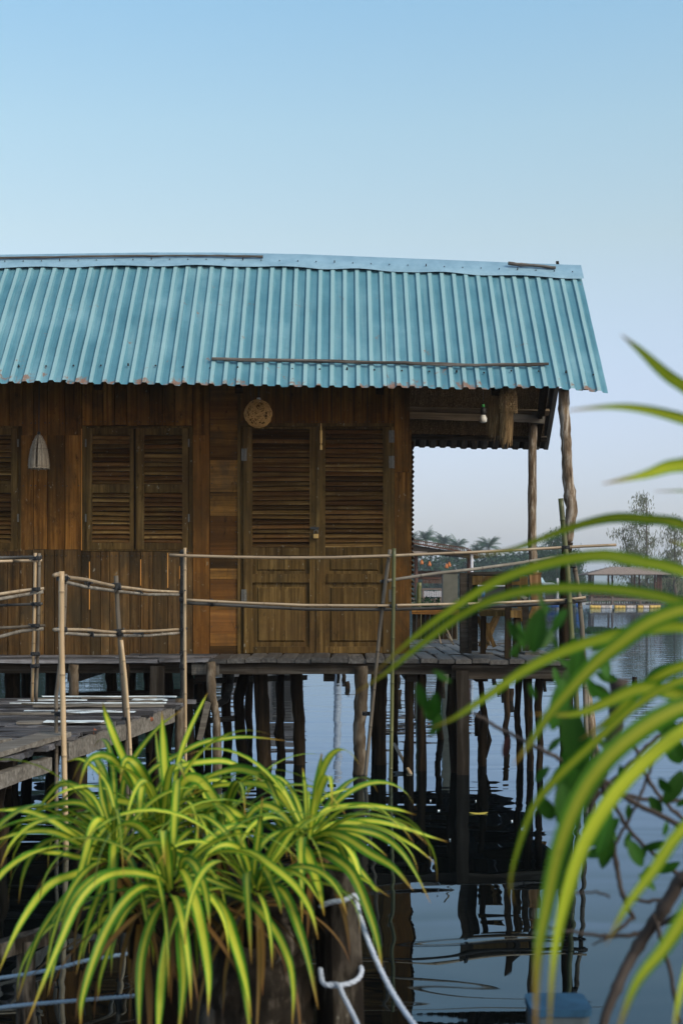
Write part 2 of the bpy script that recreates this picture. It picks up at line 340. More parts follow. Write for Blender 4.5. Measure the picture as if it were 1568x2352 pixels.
def corrugated(x0, x1, front=True, pitch=.1033):
    mb = MB(); nper = int((x1 - x0) / pitch)
    prof = [(0, 0), (.041, 0), (.054, 1), (.084, 1), (.098, 0)]
    sheet = 8; NS = 22
    cols = [[]]
    for i in range(nper):
        for k, (dx, h) in enumerate(prof):
            cols[-1].append((x1 - (i * pitch + dx), h))
        if (i + 1) % sheet == 0 and i + 1 < nper:
            nx = [(x1 - ((i + 1) * pitch + dx), h) for dx, h in prof[:3]]
            cols[-1] += nx; cols.append([])
    for si, cl in enumerate(cols):
        lift = .004 * (si % 2) ; ej = U(-.015, .012) if front else 0; vv = R()
        vs = []; fs = []; mk = []; va = []
        for j in range(NS + 1):
            t = j / NS
            for x, h in cl:
                if front:
                    p0 = Vector((x, RD, zr(x) - .012)); p1 = Vector((x, ED, ze(x)))
                else:
                    p0 = Vector((x, RD, zr(x) - .012)); p1 = Vector((x * .975 if x > 0 else x, BD, zb(x)))
                p = p0.lerp(p1, t * (1 + ej))
                ht = h * .018 + lift + .007 * nz(x * 2.2, t * 4, 3) + .005 * nz(x * 7, t * 12, 8)
                if j == NS: ht += .006 * nz(x * 14, 0, 5) ; p.y -= .012 * nz(x * 6, 2, 1)
                p.z += ht * .75; p.y -= ht * .66 * (1 if front else -1)
                vs.append(p); va.append(t)
        n = len(cl)
        for j in range(NS):
            for i in range(n - 1):
                fs.append((j * n + i, j * n + i + 1, (j + 1) * n + i + 1, (j + 1) * n + i))
                ha, hb = cl[i][1], cl[i + 1][1]
                mk.append(1.0 if ha and hb else (.35 if (hb and not ha) else (-.45 if ha and not hb else 0.0)) if False else (1.0 if ha and hb else 0.0))
        mb.add(vs, fs, vv, mk, va)
    return mb
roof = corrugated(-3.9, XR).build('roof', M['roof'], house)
rear = corrugated(-3.9, XR, False).build('rear_roof', M['zinc'], house)
# ridge cap
mb = MB(); rings = []
n = 90; vs = []; va = []
for i in range(n + 1):
    x = -3.9 + (XR + .01 + 3.9) * i / n; z = zr(x)
    wv = .010 * math.sin(x * 9.0) + .008 * nz(x * 4, 0, 0)
    vs += [(x, RD - .155 , z - .118 + wv * .7), (x, RD - .145, z - .100 + wv * .4), (x, RD - .012, z + .028), (x, RD + .012, z + .028), (x, RD + .15, z - .11)]
    va += [.9, .8, 0, 0, 0]
fs = [(i * 5 + k, i * 5 + 5 + k, i * 5 + 6 + k, i * 5 + 1 + k) for i in range(n) for k in range(4)]
mb.add(vs, fs, .8, .55, va)
m_, nt_, b_ = newmat('pale_ridge_paint')
g_ = tex(nt_, coords(nt_, (5, 5, 5)), 1.5, 5, .7)
c_ = ramp(nt_, g_, [(.3, (.15,.26,.34)), (.6, (.22,.35,.44))]).outputs[0]
c_ = mix(nt_, ramp(nt_, tex(nt_, coords(nt_, (6, 6, 6)), 1.1, 6, .8), [(.66, (0,0,0)), (.74, (1,1,1))]).outputs[0], c_, (.24,.12,.06))
nt_.links.new(c_, b_.inputs['Base Color']); b_.inputs['Roughness'].default_value = .45
M['ridge'] = m_
ridge = mb.build('ridge_cap', M['ridge'], roof, True)
# roofing nails on cap and sheets
def nail(p, r=.010, h=.012): mb = MB(); mb.tube([p, Vector(p) + Vector((0, -h * .6, h))], [r, r * .6], 6, .2); mb.build('roofing_nail', M['black'], roof)
for i in range(34):
    x = -3.2 + i * .157; nail((x, RD - .105, zr(x) - .055), .0055, .018 if i % 5 == 0 else .007)
def onroof(x, t, lift=.0): 
    p = Vector((x, RD, zr(x))).lerp(Vector((x, ED, ze(x))), t); return p + Vector((0, -.66 * lift, .75 * lift))
for i in range(40):
    x = XR - .09 - i * .214
    if x > -3.4: nail(onroof(x, .885, .012), .009, .018 if i % 4 == 1 else .008)
# wires, laces at the eave
# walls -----------------------------------------------------------------
def wb(mb, u0, u1, v0, v1, front=0.0, thick=.022, gap=.0026, var=None, jit=.0, mark=0.0):
    mb.box(wx(u0) + gap, wx(u1) - gap, YW - front, YW - front + thick, wz(v1), wz(v0), var, jit, mark)
# dark inner wall so that gaps are dark
mb = MB(); mb.box(-3.85, wx(938), YW + .03, YW + .05, .90, 3.5, .5); mb.build('inner_lining', M['interior'], house)
def vboards(mb, us, v0, v1, base=.0, jz=4):
    for a, b in zip(us, us[1:]): wb(mb, a, b, v0, v1 + U(-jz, jz), base + U(0, .006))
up = MB()
vboards(up, [-260,-225,-190,-150,-110,-75,-40,-12,22,54], 760, 978, .004, 1)
vboards(up, [49,78,110,150,189], 760, 1000, .0, 0)
vboards(up, [190,214,238,265,292,316,345,374,403,443], 760, 977, .010, 1)
vboards(up, [443,482], 760, 1000, .0, 0)
vboards(up, [552,583,612,634,652,668,692,722,741,762,783,812,843,875,905], 760, 977, .010, 1.5)
vboards(up, [905,941], 760, 1084, .004, 0)
up.build('upper_boards', M['wall'], house)
for us_, a_, b_ in (([49,78,110,150,187], 1000, 1262), ([443,482], 1000, 1512), ([905,941], 1085, 1508)):
    md = MB(); vboards(md, us_, a_, b_, .004, 1 if len(us_) > 2 else 0); md.build('wall_boards', M['wall'], house)
nl = MB()
def nrow(us, v):
    for a, b in zip(us, us[1:]):
        for u in (a + 5, b - 5): nl.tube([(wx(u), YW - .0185, wz(v + U(-1.5, 1.5))), (wx(u), YW - .010, wz(v))], .0045, 5)
nrow([190,214,238,265,292,316,345,374,403,443], 969); nrow([552,583,612,634,652,668,692,722,741,762,783,812,843,875,905], 969); nrow([49,78,110,150,189], 972); nrow([50,78,110,150,187], 1116)
nrow([187,208,232,253,274,299,324,352,386,414,443], 1277); nrow([-10,19,47,76,103,126,148,187], 1276); nrow([482,547], 975)
for v_ in (1008,1040,1074,1110,1143,1172,1198,1222,1270,1295,1342,1388,1440): nrow([482,547], v_)
nl.build('wall_nails', M['black'], house)['kind'] = 'stuff'
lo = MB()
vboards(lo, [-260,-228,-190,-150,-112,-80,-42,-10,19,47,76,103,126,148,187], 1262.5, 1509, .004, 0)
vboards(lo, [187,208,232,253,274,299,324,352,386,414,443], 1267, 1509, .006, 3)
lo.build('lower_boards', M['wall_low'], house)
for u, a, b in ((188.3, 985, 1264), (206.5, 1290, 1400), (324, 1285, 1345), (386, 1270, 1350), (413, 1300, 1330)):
    mb = MB(); wb(mb, u - 1.0, u + 1.0, a, b, .012, .01, 0); mb.build('lit_and_fresh_edge_strip', M['lit_fresh_edge'], house)  # first strip paints a lit frame edge; the rest are unweathered board edges
pn = MB(); seams = [760,800,840,880,920,958,990,1024,1057,1091,1129,1158,1185,1210,1257,1282,1306,1330,1353,1376,1400,1428,1455,1483,1508]
for a, b in zip(seams, seams[1:]): wb(pn, 482, 547, a, b, U(.0, .006), gap=.0022)
pn.build('board_panel', M['panel'], house)
pn = MB(); wb(pn, 546, 553, 790, 1508, .016, gap=0); wb(pn, 553, 560.5, 977, 1508, -.012, gap=0); wb(pn, 552, 905, 972.5, 980, .018, gap=0); wb(pn, 898.5, 905, 980, 1506, .004, gap=0)
wb(pn, 560, 900, 1500.5, 1508, -.010, gap=0)
pn.build('door_frame', M['door'], house)

def slats(mb, u0, u1, v0, v1, n, y):
    z0, z1 = wz(v1), wz(v0); s = (z1 - z0) / n
    for i in range(n):
        za = z0 + i * s; j = U(-.0045, .0045); k = U(-.0045, .0045); d = U(-.003, .002)
        x0, x1 = wx(u0), wx(u1); vr = R(); th = .0065
        # tilted slat: lower edge out, upper edge in
        vs = []
        for x, q in ((x0, j), (x1, k)):
            vs += [(x, y - .017 + d, za + q), (x, y - .017 + d, za + q + th), (x, y + .012, za + q + s * .93), (x, y + .012, za + q + s * .93 - th)]
        mb.add(vs, [(0,1,2,3), (7,6,5,4), (0,4,5,1), (1,5,6,2), (2,6,7,3), (3,7,4,0)], vr)
def leaf_frame(mb, u0, u1, v0, v1, l0, l1, rails, y, t=.034):
    # stiles between u0..l0 and l1..u1; rails list of (va, vb)
    mb.box(wx(u0), wx(l0), y - .017, y - .017 + t, wz(v1), wz(v0), .55 + U(-.1, .1))
    mb.box(wx(l1), wx(u1), y - .017, y - .017 + t, wz(v1), wz(v0), .45 + U(-.1, .1))
    for a, b in rails: mb.box(wx(l0), wx(l1), y - .0145, y - .0145 + t - .004, wz(b), wz(a), R())
def shutter(parent, u0, u1, l0, l1, v0, v1, mid, y, n1=11, n2=11, name='shutter', label=None):
    f = MB(); leaf_frame(f, u0, u1, v0, v1, l0, l1, [(v0, v0 + 15), mid, (v1 - 15, v1)], y)
    o = f.build(name, M['door'], parent)
    if label: o['label'] = label
    s = MB(); slats(s, l0 - 1, l1 + 1, v0 + 15, mid[0], n1, y); slats(s, l0 - 1, l1 + 1, mid[1], v1 - 15, n2, y)
    return o, s
def window(u0, u1, leaves, lab):
    f = MB()
    wb(f, u0, u0 + 9, 979, 1266, .006, .05, 0); wb(f, u1 - 9, u1, 979, 1266, .006, .05, 0)
    wb(f, u0 + 9, u1 - 9, 979, 983, .006, .05, 0); wb(f, u0 + 9, u1 - 9, 1262, 1266, .012, .05, 0)
    win = f.build('window', M['door'], house); win['label'] = lab
    k = MB(); wb(k, u0 + 5, u1 - 5, 981, 1264, -.026, .004, 0, .2); k.build('backing', M['interior'], win)
    for (a, b, c, d) in leaves:
        o, s = shutter(win, a, b, c, d, 984, 1262, (1113, 1132), YW - .002)
        s.build('louvre_slats', M['slat'], win)
    for u in (u0 + 8.5, u1 - 8.5):
        for v in (1018, 1190): h = MB(); h.box(wx(u) - .006, wx(u) + .006, YW - .026, YW - .018, wz(v + 9), wz(v - 9), .4); h.build('hinge', M['steel'], win)
    return win
window(190, 443, [(199, 308, 213, 299), (313, 433, 332, 419)], 'closed pair of louvred window shutters between the basket lamp and the wicker ball lamp')
window(-205, 52, [(-195, -82, -180, -96), (-76, 42, -60, 27)], 'louvred shutters at the left edge of the photo, beside the basket lamp')
# dark iron-stained corners of the left shutter
def door_leaf(u0, u1, l0, l1, lab):
    y = YW - .004; v0, v1 = 981, 1500
    f = MB(); leaf_frame(f, u0, u1, v0, v1, l0, l1, [(v0, 986), (1257, 1276), (1318, 1338), (1485, v1)], y, .036)
    d = f.build('door', M['door'], house); d['label'] = lab
    s = MB(); slats(s, l0 - 1, l1 + 1, 986, 1257, 25, y); s.build('louvre_slats', M['slat'], d)
    p = MB(); um = (l0 + l1) / 2
    for (a, b, c, e) in ((l0, l1, 1276, 1318), (l0, um - .4, 1338, 1485), (um + .4, l1, 1338, 1485)):
        p.box(wx(a), wx(b), y + .006, y + .016, wz(e), wz(c), .5)
    # raised fields of the panels
    for (a, b, c, e) in ((l0 + 10, l1 - 10, 1283, 1311), (l0 + 11, um - .4, 1348, 1474), (um + .4, l1 - 11, 1348, 1474)):
        x0, x1, z0, z1 = wx(a), wx(b), wz(e), wz(c); i = .012
        i0 = 0 if a > um - 1 and a < um + 1 else i; i1 = 0 if b < um + 1 and b > um - 1 else i
        vs = [(x0, y + .006, z0), (x1, y + .006, z0), (x1, y + .006, z1), (x0, y + .006, z1), (x0 + i0, y - .006, z0 + i), (x1 - i1, y - .006, z0 + i), (x1 - i1, y - .006, z1 - i), (x0 + i0, y - .006, z1 - i)]
        p.add(vs, [(4,5,6,7), (0,1,5,4), (1,2,6,5), (2,3,7,6), (3,0,4,7)], .55)
    p.build('door_panels', M['door'], d)
    return d
d1 = door_leaf(560, 730, 580, 711, 'left door leaf, below the wicker ball lamp')
d2 = door_leaf(731, 898, 747, 879, 'right door leaf with a brass bolt at its top')
h = MB(); wb(h, 726, 735, 990, 1499, .030, .012, 0, .5); h.build('meeting_strip', M['door'], d1)
for d, u, vs_ in ((d1, 561, (1045, 1368)), (d2, 899, (1003, 1062, 1368))):
    for v in vs_:
        h = MB()
        for s in (-1, 1): h.box(wx(u + s * 3.4) - .010, wx(u + s * 3.4) + .010, YW - .028, YW - .022, wz(v + 14), wz(v - 14), .4, .001)
        h.tube([(wx(u), YW - .030, wz(v + 14)), (wx(u), YW - .030, wz(v - 14))], .005, 6)
        h.build('hinge', M['steel'], d)
h = MB(); h.box(wx(735), wx(740.5), YW - .046, YW - .030, wz(1018), wz(990), .5); h.box(wx(735), wx(740.5), YW - .046, YW - .03, wz(1034), wz(1024), .5)
h.tube([(wx(737.5), YW - .050, wz(1030)), (wx(737.5), YW - .050, wz(974))], .0045, 8); h.tube([(wx(737.5), YW - .05, wz(1008)), (wx(737.5), YW - .07, wz(1008))], .004, 6)
h.build('bolt', M['brass'], d2)
h = MB(); h.board((wx(713), YW - .034, wz(1213)), (wx(733), YW - .034, wz(1214)), .02, .005, (0, 1, 0)); h.build('hasp', M['black'], d1)
# padlock
pc = Vector((wx(725.5), YW - .050, wz(1230)))
pl = thing('padlock', pc, 'small brass padlock with a steel shackle hanging from the door hasp', 'padlock')
b = MB(); b.box(pc.x - .022, pc.x + .022, pc.y - .009, pc.y + .009, pc.z - .028, pc.z + .012, .6)
bo = b.build('lock_body', M['brass'], pl); md_ = bo.modifiers.new('b', 'BEVEL'); md_.width = .004; md_.segments = 2
b = MB(); b.tube([pc + Vector((-.015, 0, .01))] + [pc + Vector((.015 * -math.cos(a), 0, .030 + .015 * math.sin(a))) for a in [i * math.pi / 8 for i in range(9)]] + [pc + Vector((.015, 0, .01))], .0042, 8)
b.build('shackle', M['steel'], pl, True)
# side wall, louvred side shutter, rear wall, floor
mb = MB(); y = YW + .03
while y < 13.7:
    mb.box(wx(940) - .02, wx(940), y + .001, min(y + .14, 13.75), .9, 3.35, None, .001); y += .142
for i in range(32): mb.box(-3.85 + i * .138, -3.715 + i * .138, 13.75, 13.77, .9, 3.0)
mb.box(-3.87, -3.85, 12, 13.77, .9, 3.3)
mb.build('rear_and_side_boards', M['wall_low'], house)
mb = MB(); x = wx(941) + .003
mb.box(x, x + .012, 12.07, 12.10, wz(1395), wz(985)); mb.box(x, x + .012, 12.62, 12.66, wz(1395), wz(985)); mb.box(x, x + .012, 12.10, 12.62, wz(1395), wz(1375)); mb.box(x, x + .012, 12.10, 12.62, wz(1005), wz(985))
z = wz(1372)
while z < wz(1006):
    q = U(-.003, .003)
    mb.add([(x + .036 + q, 12.085, z), (x + .036 + q, 12.085, z + .007), (x + .002, 12.085, z + .042), (x + .002, 12.085, z + .035), (x + .036 + q, 12.62, z), (x + .036 + q, 12.62, z + .007), (x + .002, 12.62, z + .042), (x + .002, 12.62, z + .035)],
           [(0,1,2,3), (7,6,5,4), (0,4,5,1), (1,5,6,2), (2,6,7,3), (3,7,4,0)]); z += .041
mb.build('side_louvre_shutter', M['slat'], house)
# thatch lining and battens under the rear slope
def rz(x, y, lift=0): t = (y - RD) / (BD - RD); return zr(x) + (zb(x) - zr(x)) * t - lift
mb = MB(); xs = [-.2 + i * .1 for i in range(22)]; ys = [12.36 + i * .12 for i in range(12)]
vs = [(x, y, rz(x, y, .045) + .006 * nz(x * 9, y * 6)) for y in ys for x in xs]; nx = len(xs)
mb.add(vs, [(j * nx + i, j * nx + i + 1, (j + 1) * nx + i + 1, (j + 1) * nx + i) for j in range(len(ys) - 1) for i in range(nx - 1)], .5)
for i in range(4200):
    x = U(-.1, 1.93); yy = U(12.40, 13.62); l = U(.05, .14); dx = U(-.012, .012)
    z0 = rz(x, yy, .050); z1 = rz(x, yy + l, .050 + U(0, .012))
    mb.add([(x, yy, z0), (x + .007, yy, z0), (x + .005 + dx, yy + l, z1), (x + .001 + dx, yy + l, z1)], [(0,1,2,3)], R() ** 2)
mb.build('thatch_lining', M['thatch'], house)
for D, w_, x1, lft, mt in ((13.44, .06, 1.96, .058, 'brown'), (13.68, .05, 1.97, .058, 'beam'), (13.08, .05, 1.96, .07, 'beam')):
    mb = MB(); mb.board((.0, D, rz(0, D, lft)), (x1, D, rz(x1, D, lft + .004)), w_, .03, (0, .7, .7), 6, .003, .4); mb.build('batten', M[mt], house)
mb = MB(); mb.board((.3, 13.43, P(0, 952, 13.43).z), (P(1180, 0, 13.43).x, 13.43, P(0, 962, 13.43).z), .065, .05, (0, 1, 0), 6, .003, .7); mb.build('tie_beam', M['brown'], house)
mb = MB(); mb.board(P(1175, 960, 13.40), P(1249, 965, 13.40), .072, .05, (0, 1, 0), 6, .003, .3); mb.build('tie_beam', M['grey'], house)
mb = MB(); mb.board(P(1239, 955, 13.37), P(1246, 880, 12.75), .06, .045, (1, 0, 0), 3, .003, .4); mb.build('brace', M['stilt'], house)
mb = MB(); mb.board((1.88, 12.4, 3.9), (1.88, 13.7, rz(1.88, 13.7, .1)), .05, .05, (0, 0, 1), 3, .003, .4)
mb.board((1.91, 11.2, ze(1.91) + .06), (1.91, 12.25, zr(1.91) - .12), .06, .05, (0, 0, 1), 3, .003, .4)
mb.build('rafter', M['stilt'], house)
for x in (-3.0, -1.9, -.8, .3, 1.2): mb = MB(); mb.board((x, 11.1, ze(x) - .02), (x, 12.25, zr(x) - .12), .06, .05, (0, 0, 1), 2, .002, .3); mb.build('rafter', M['stilt'], house)
mb = MB()
for y_, dz in ((11.2, -.02), (11.65, -.02), (12.1, -.02)):
    pts = []
    for i in range(13):
        x = -3.7 + i * 5.65 / 12; t = (y_ - RD) / (ED - RD); pts.append((x, y_, zr(x) + (ze(x) - zr(x)) * t - .045))
    mb.tube(pts, .022, 6)
mb.build('purlin', M['stilt'], house)
# veranda posts
def post(name, pts, mat, parent=None, seg=5, n=14, rough=.16, knots=0):
    mb = MB(); q = []; rr = []
    for (a, b) in zip(pts, pts[1:]):
        for k in range(seg):
            t = k / seg; u, v, D, w_ = [a[i] + (b[i] - a[i]) * t for i in range(4)]
            q.append(P(u, v, D)); rr.append(w_ / 2 / FPX * D)
    u, v, D, w_ = pts[-1]; q.append(P(u, v, D)); rr.append(w_ / 2 / FPX * D)
    q = [p + Vector((nz(i * .6, p.x) * .006, nz(i * .6, p.x, 5) * .006, 0)) for i, p in enumerate(q)]
    mb.tube(q, rr, n, None, None, rough)
    return mb.build(name, mat, parent, True)
DZ = lambda D: VH + CH * FPX / D          # v of the water line at depth D
post('roof_post', [(1293,893,11.12,26),(1295,950,11.12,25),(1300,1010,11.12,24),(1301,1060,11.12,24),(1306,1120,11.12,26),(1312,1165,11.12,27),(1307,1205,11.12,25),(1303,1245,11.12,23)], M['post'], house, rough=.22)
post('roof_post', [(1303,1245,11.12,23),(1297,1330,11.12,23),(1296,1450,11.12,26),(1300,1560,11.12,30),(1302,1700,11.12,32),(1300,DZ(11.12)+30,11.12,32)], M['stilt'], house)
post('roof_post', [(1225,945,13.5,16),(1224,970,13.5,20),(1222,1050,13.5,20),(1221,1150,13.5,19),(1222,1260,13.5,19),(1228,1330,13.5,20)], M['post'], house)
mb = MB(); mb.board(P(1226, 1318, 13.4), P(1240, 1484, 13.4), .105, .10, (0, 1, 0), 6, .004, .6); mb.board(P(1211, 1316, 13.4), P(1241, 1317, 13.4), .11, .02, (0, 0, 1), 1, .002, .6)
mb.build('post_casing', M['panelz'], house)

# hanging lamps ---------------------------------------------------------
def rnd_dir():
    while True:
        v = Vector((U(-1,1), U(-1,1), U(-1,1)))
        if .1 < v.length < 1: return v.normalized()
c = P(593, 950, 11.62)
lamp = thing('ball_lamp', c, 'round lamp woven from loose golden cane, hanging under the eave beside the door', 'lamp')
mb = MB(); rad = .113
for i in range(38):
    a = rnd_dir(); b = a.orthogonal().normalized(); e = a.cross(b); off = U(-.45, .45); rr = math.sqrt(1 - off * off); ph = U(0, 6.3); L = U(3.5, 6.3)
    pts = [c + (a * off + b * rr * math.cos(ph + L * k / 22) + e * rr * math.sin(ph + L * k / 22)) * rad * (1 + .03 * math.sin(k * .9 + i)) for k in range(23)]
    mb.tube(pts, U(.0015, .0026), 5, cap=False)
mb.build('cane_shade', M['wicker'], lamp, True)
mb = MB(); mb.tube([c + Vector((.004, 0, .10)), c + Vector((.004, 0, .13))], [.02, .014], 10); mb.build('socket', M['bulb'], lamp, True)
mb = MB(); mb.tube([c + Vector((.004, 0, .128)), c + Vector((.002, .02, .2)), c + Vector((.01, .06, .33))], .004, 6); mb.build('cord', M['black'], lamp)
mb = MB(); mb.tube([c + Vector((-.04, -.05, .08)), c + Vector((-.06, -.1, .17)), c + Vector((-.03, -.2, .26))], .0016, 5); mb.build('hanging_wire', M['stick'], lamp)
c = P(90, 1040, 11.62)
lamp = thing('basket_lamp', c, 'bell-shaped pale basket lamp hanging left of the window', 'lamp')
prof = [(.012, .150), (.026, .138), (.046, .100), (.064, .050), (.076, .0), (.083, -.05), (.087, -.10), (.086, -.128)]
mb = MB(); ns = 60; ps = []
for i in range(len(prof) - 1):
    for k in range(4):
        t = k / 4; ps.append((prof[i][0] * (1 - t) + prof[i + 1][0] * t, prof[i][1] * (1 - t) + prof[i + 1][1] * t))
ps.append(prof[-1])
for k in range(ns):
    a0 = 2 * math.pi * k / ns; a1 = a0 + 2 * math.pi / ns * .93
    if k in (44, 45): continue
    vr = R(); vs = []
    for i, (r, z) in enumerate(ps):
        rj = r * (1 + .012 * math.sin(i * 2.2 + k))
        zz = z - .01 * (k % 7 == 3) * (i > 24)
        vs += [c + Vector((rj * math.cos(a0), rj * math.sin(a0), zz)), c + Vector((rj * math.cos(a1), rj * math.sin(a1), zz)), ]
    mb.add(vs, [(2 * i, 2 * i + 1, 2 * i + 3, 2 * i + 2) for i in range(len(ps) - 1)], vr)
mb.build('basket_shade', M['rattan'], lamp)
mb = MB()
for z, r in ((.03, .071), (-.105, .089), (-.128, .087), (.09, .052)):
    mb.tube([c + Vector((r * math.cos(a), r * math.sin(a), z)) for a in [i * 2 * math.pi / 24 for i in range(25)]], .0025, 5, cap=False)
mb.build('binding_ring', M['rattan'], lamp)
mb = MB(); mb.tube([c + Vector((0, 0, .145)), c + Vector((0, 0, .172))], [.014, .011], 10); mb.build('socket', M['black'], lamp, True)
mb = MB(); mb.tube([c + Vector((0, 0, .17)), c + Vector((.001, 0, .3)), c + Vector((-.002, .02, .55)), c + Vector((-.002, .04, .66))], .0028, 6); mb.build('cord', M['black'], lamp)
# bare bulb
c = P(1109, 956, 13.2)
lamp = thing('bare_bulb', c, 'white bulb in a black socket hanging under the veranda thatch', 'lamp')
mb = MB(); mb.tube([c + Vector((0, 0, -.06)), c + Vector((0, 0, -.052)), c + Vector((0, 0, -.02)), c + Vector((0, 0, .0)), c + Vector((0, 0, .012))], [.02, .034, .036, .026, .02], 14); mb.build('bulb', M['bulb'], lamp, True)
mb = MB(); mb.tube([c + Vector((0, 0, .01)), c + Vector((0, 0, .04)), c + Vector((0, 0, .07)), c + Vector((0, 0, .085))], [.022, .03, .024, .012], 12); mb.build('socket', M['black'], lamp, True)
mb = MB(); mb.tube([c + Vector((0, 0, .085)), c + Vector((0, 0, .11))], [.015, .013], 10); mb.build('green_cap', M['plastic_green'], lamp, True)
mb = MB(); mb.tube([c + Vector((0, 0, .1)), c + Vector((0, .02, .25)), c + Vector((-.01, 0, .42))], .003, 6); mb.build('cord', M['black'], lamp)
# hanging straw bundle
c = P(1160, 888, 11.25)
bun = thing('straw_bundle', c, 'shaggy rolled straw bundle hanging from the eave over the veranda', 'straw bundle')
mb = MB()
for i in range(1500):
    th = U(0, 6.283); u = 1164 + 13 * math.cos(th) * U(.6, 1) - (i % 3 == 0) * U(0, 34); dy = math.sin(th) * .06 + (i % 3 == 0) * .06
    v0 = U(888, 975) if i % 3 else U(890, 960); L = U(35, 70)
    v1 = min(v0 + L, U(1000, 1034) - (8 if u < 1150 else 0)); l0 = P(u, v0, 11.25 + dy); l1 = P(u + U(-4, 3) - (2 if v1 > 990 else 0), v1, 11.25 + dy + U(-.02, .02))
    w_ = U(.0015, .0032); vs = [l0 + Vector((-w_, 0, 0)), l0 + Vector((w_, 0, 0)), l1 + Vector((w_ * .4, 0, 0)), l1 + Vector((-w_ * .4, 0, 0)), l0 + Vector((0, -w_ * 1.5, 0)), l1 + Vector((0, -w_ * .5, 0))]
    mb.add(vs, [(0,4,5,3), (4,1,2,5)], R() * (.35 if i % 3 == 0 else 1.0))
mb.build('loose_straw', M['straw'], bun)
mb = MB()
mb.tube([P(1165, 884, 11.26), P(1166, 900, 11.25), P(1167, 920, 11.25), P(1166, 945, 11.26), P(1163, 975, 11.26)], [.042, .050, .054, .05, .03], 14, .2)
for j in range(12):
    for k in range(18):
        th = k / 18 * 6.283 + (j % 2) * .17; z0 = P(0, 886 + j * 5.2, 11.25).z; cx = P(1165.5 + j * .15, 0, 11.25).x; r = .051 + .004 * min(j, 4)
        q = Vector((cx + r * math.cos(th), 11.25 + r * math.sin(th), z0)); tg = Vector((-math.sin(th), math.cos(th), 0))
        mb.add([q - tg * .007, q + tg * .007, q + tg * .005 + Vector((0, 0, -.024)), q - tg * .005 + Vector((0, 0, -.024)), q + Vector((math.cos(th) * .007, math.sin(th) * .007, -.012))], [(0,1,4), (1,2,4), (2,3,4), (3,0,4)], .5 + .5 * R())
mb.build('woven_roll', M['straw'], bun)
# poles lying on the roof
def roofpole(pts, r, lab, mat='stick', D0=None):
    mb = MB(); q = []
    for (a, b) in zip(pts, pts[1:]):
        for k in range(6): q.append(a.lerp(b, k / 6))
    q.append(pts[-1]); q = [p + Vector((0, 0, .006 * nz(i * .5, r * 99))) for i, p in enumerate(q)]
    mb.tube(q, [r * (1 + .25 * nz(i * .8, 3, r * 50)) for i in range(len(q))], 8, .7, None, .35)
    o = mb.build('roof_pole', M[mat], None, False, pts[0]); tag(o, lab, 'pole', 'weathered poles lying on the roof'); return o
def ron(u, t):
    D = RD + (ED - RD) * t; x = (u - U0) / FPX * D; return onroof(x, t, .036)
roofpole([ron(487, .838), ron(700, .842), ron(900, .845), ron(1060, .850), ron(1258, .846)], .014, 'long grey knotty pole lying above the front eave of the turquoise roof')
def rid(u): x = (u - U0) / FPX * (RD - .08); return Vector((x, RD - .085, zr(x) - .018))
roofpole([rid(-170), rid(0), rid(150), rid(330), rid(480), rid(604)], .010, 'thin dark pole along the ridge cap at the left end of the roof')
roofpole([rid(1166) + Vector((0, 0, .02)), rid(1225) + Vector((0, 0, .01)), rid(1275)], .014, 'short mossy stick on the ridge cap near the right end of the roof')
mb = MB(); mb.board(P(1279, 600, 12.4), P(1281, 622, 12.4), .025, .02, (0, 1, 0), 1, .001, .1); mb.build('rafter_tip', M['beam'], house)
# ------------------------------------------------------------ deck on stilts
ZD = .893; XD1 = P(1292, 0, 11.0).x
deck = thing('stilt_deck', (-.5, 11.1, ZD), 'weathered grey plank deck around the house, carried on rough stilts in the water', 'deck')
mb = MB(); x = -1.02
def plank(x0, x1, y0, y1, zt, th=.032):
    n = 5; vs = []; sk = U(-.02, .02)
    for i in range(n + 1):
        y = y0 + (y1 - y0) * i / n; dz = U(-.002, .002); sx = sk * i / n
        for xx, zz in ((x0, -.004), (x0 + .012, .002), (x1 - .012, .002), (x1, -.004)): vs.append((xx + sx + U(-.002, .002), y, zt + zz + dz))
        vs += [(x1 + sx, y, zt - th), (x0 + sx, y, zt - th)]
    fs = [(0,1,2,3,4,5)]
    for i in range(n):
        for k in range(6): fs.append((i * 6 + k, (i + 1) * 6 + k, (i + 1) * 6 + (k + 1) % 6, i * 6 + (k + 1) % 6))
    fs.append(tuple(n * 6 + k for k in (5,4,3,2,1,0)))
    mb.add(vs, fs)
while x < XD1:
    w_ = U(.12, .15)
    if x < wx(941) - .02:
        plank(x + .003, x + w_ - .003, 11.02 + U(-.02, .015), 12.0 - .03, ZD - .004 + U(-.006, .004))
    else:
        dr = -.012 * max(0, (x - .6)) 
        y = 10.92 + U(-.03, .02); 
        while y < 15.4:
            l = U(.75, 1.3); ye = min(y + l, 15.5); plank(x + .004, x + w_ - .004, y, ye - .006, ZD + dr * (1 if y < 12 else .3) + U(-.008, .006)); y = ye
    x += w_
mb.build('planking', M['deck'], deck)
mb = MB(); y = 11.02    # left part: planks along x, worn
for yy in (11.0, 11.12, 11.27, 11.40, 11.54, 11.68, 11.83):
    xx = -3.9
    while xx < -1.02:
        l = U(.7, 1.5); xe = min(xx + l, -1.02); zz = ZD - .006 + U(-.008, .006)
        mb.board((xx, yy + .065, zz - .014), (xe - .01, yy + .065 + U(-.01, .01), zz - .014), .13 - U(0, .02), .028, (0, 0, 1), 7, .007); xx = xe
mb.build('left_planking', M['deckx'], deck)
mb = MB()
for x0 in (.10, .30, .55, .72, .98, 1.25, 1.5):
    pass
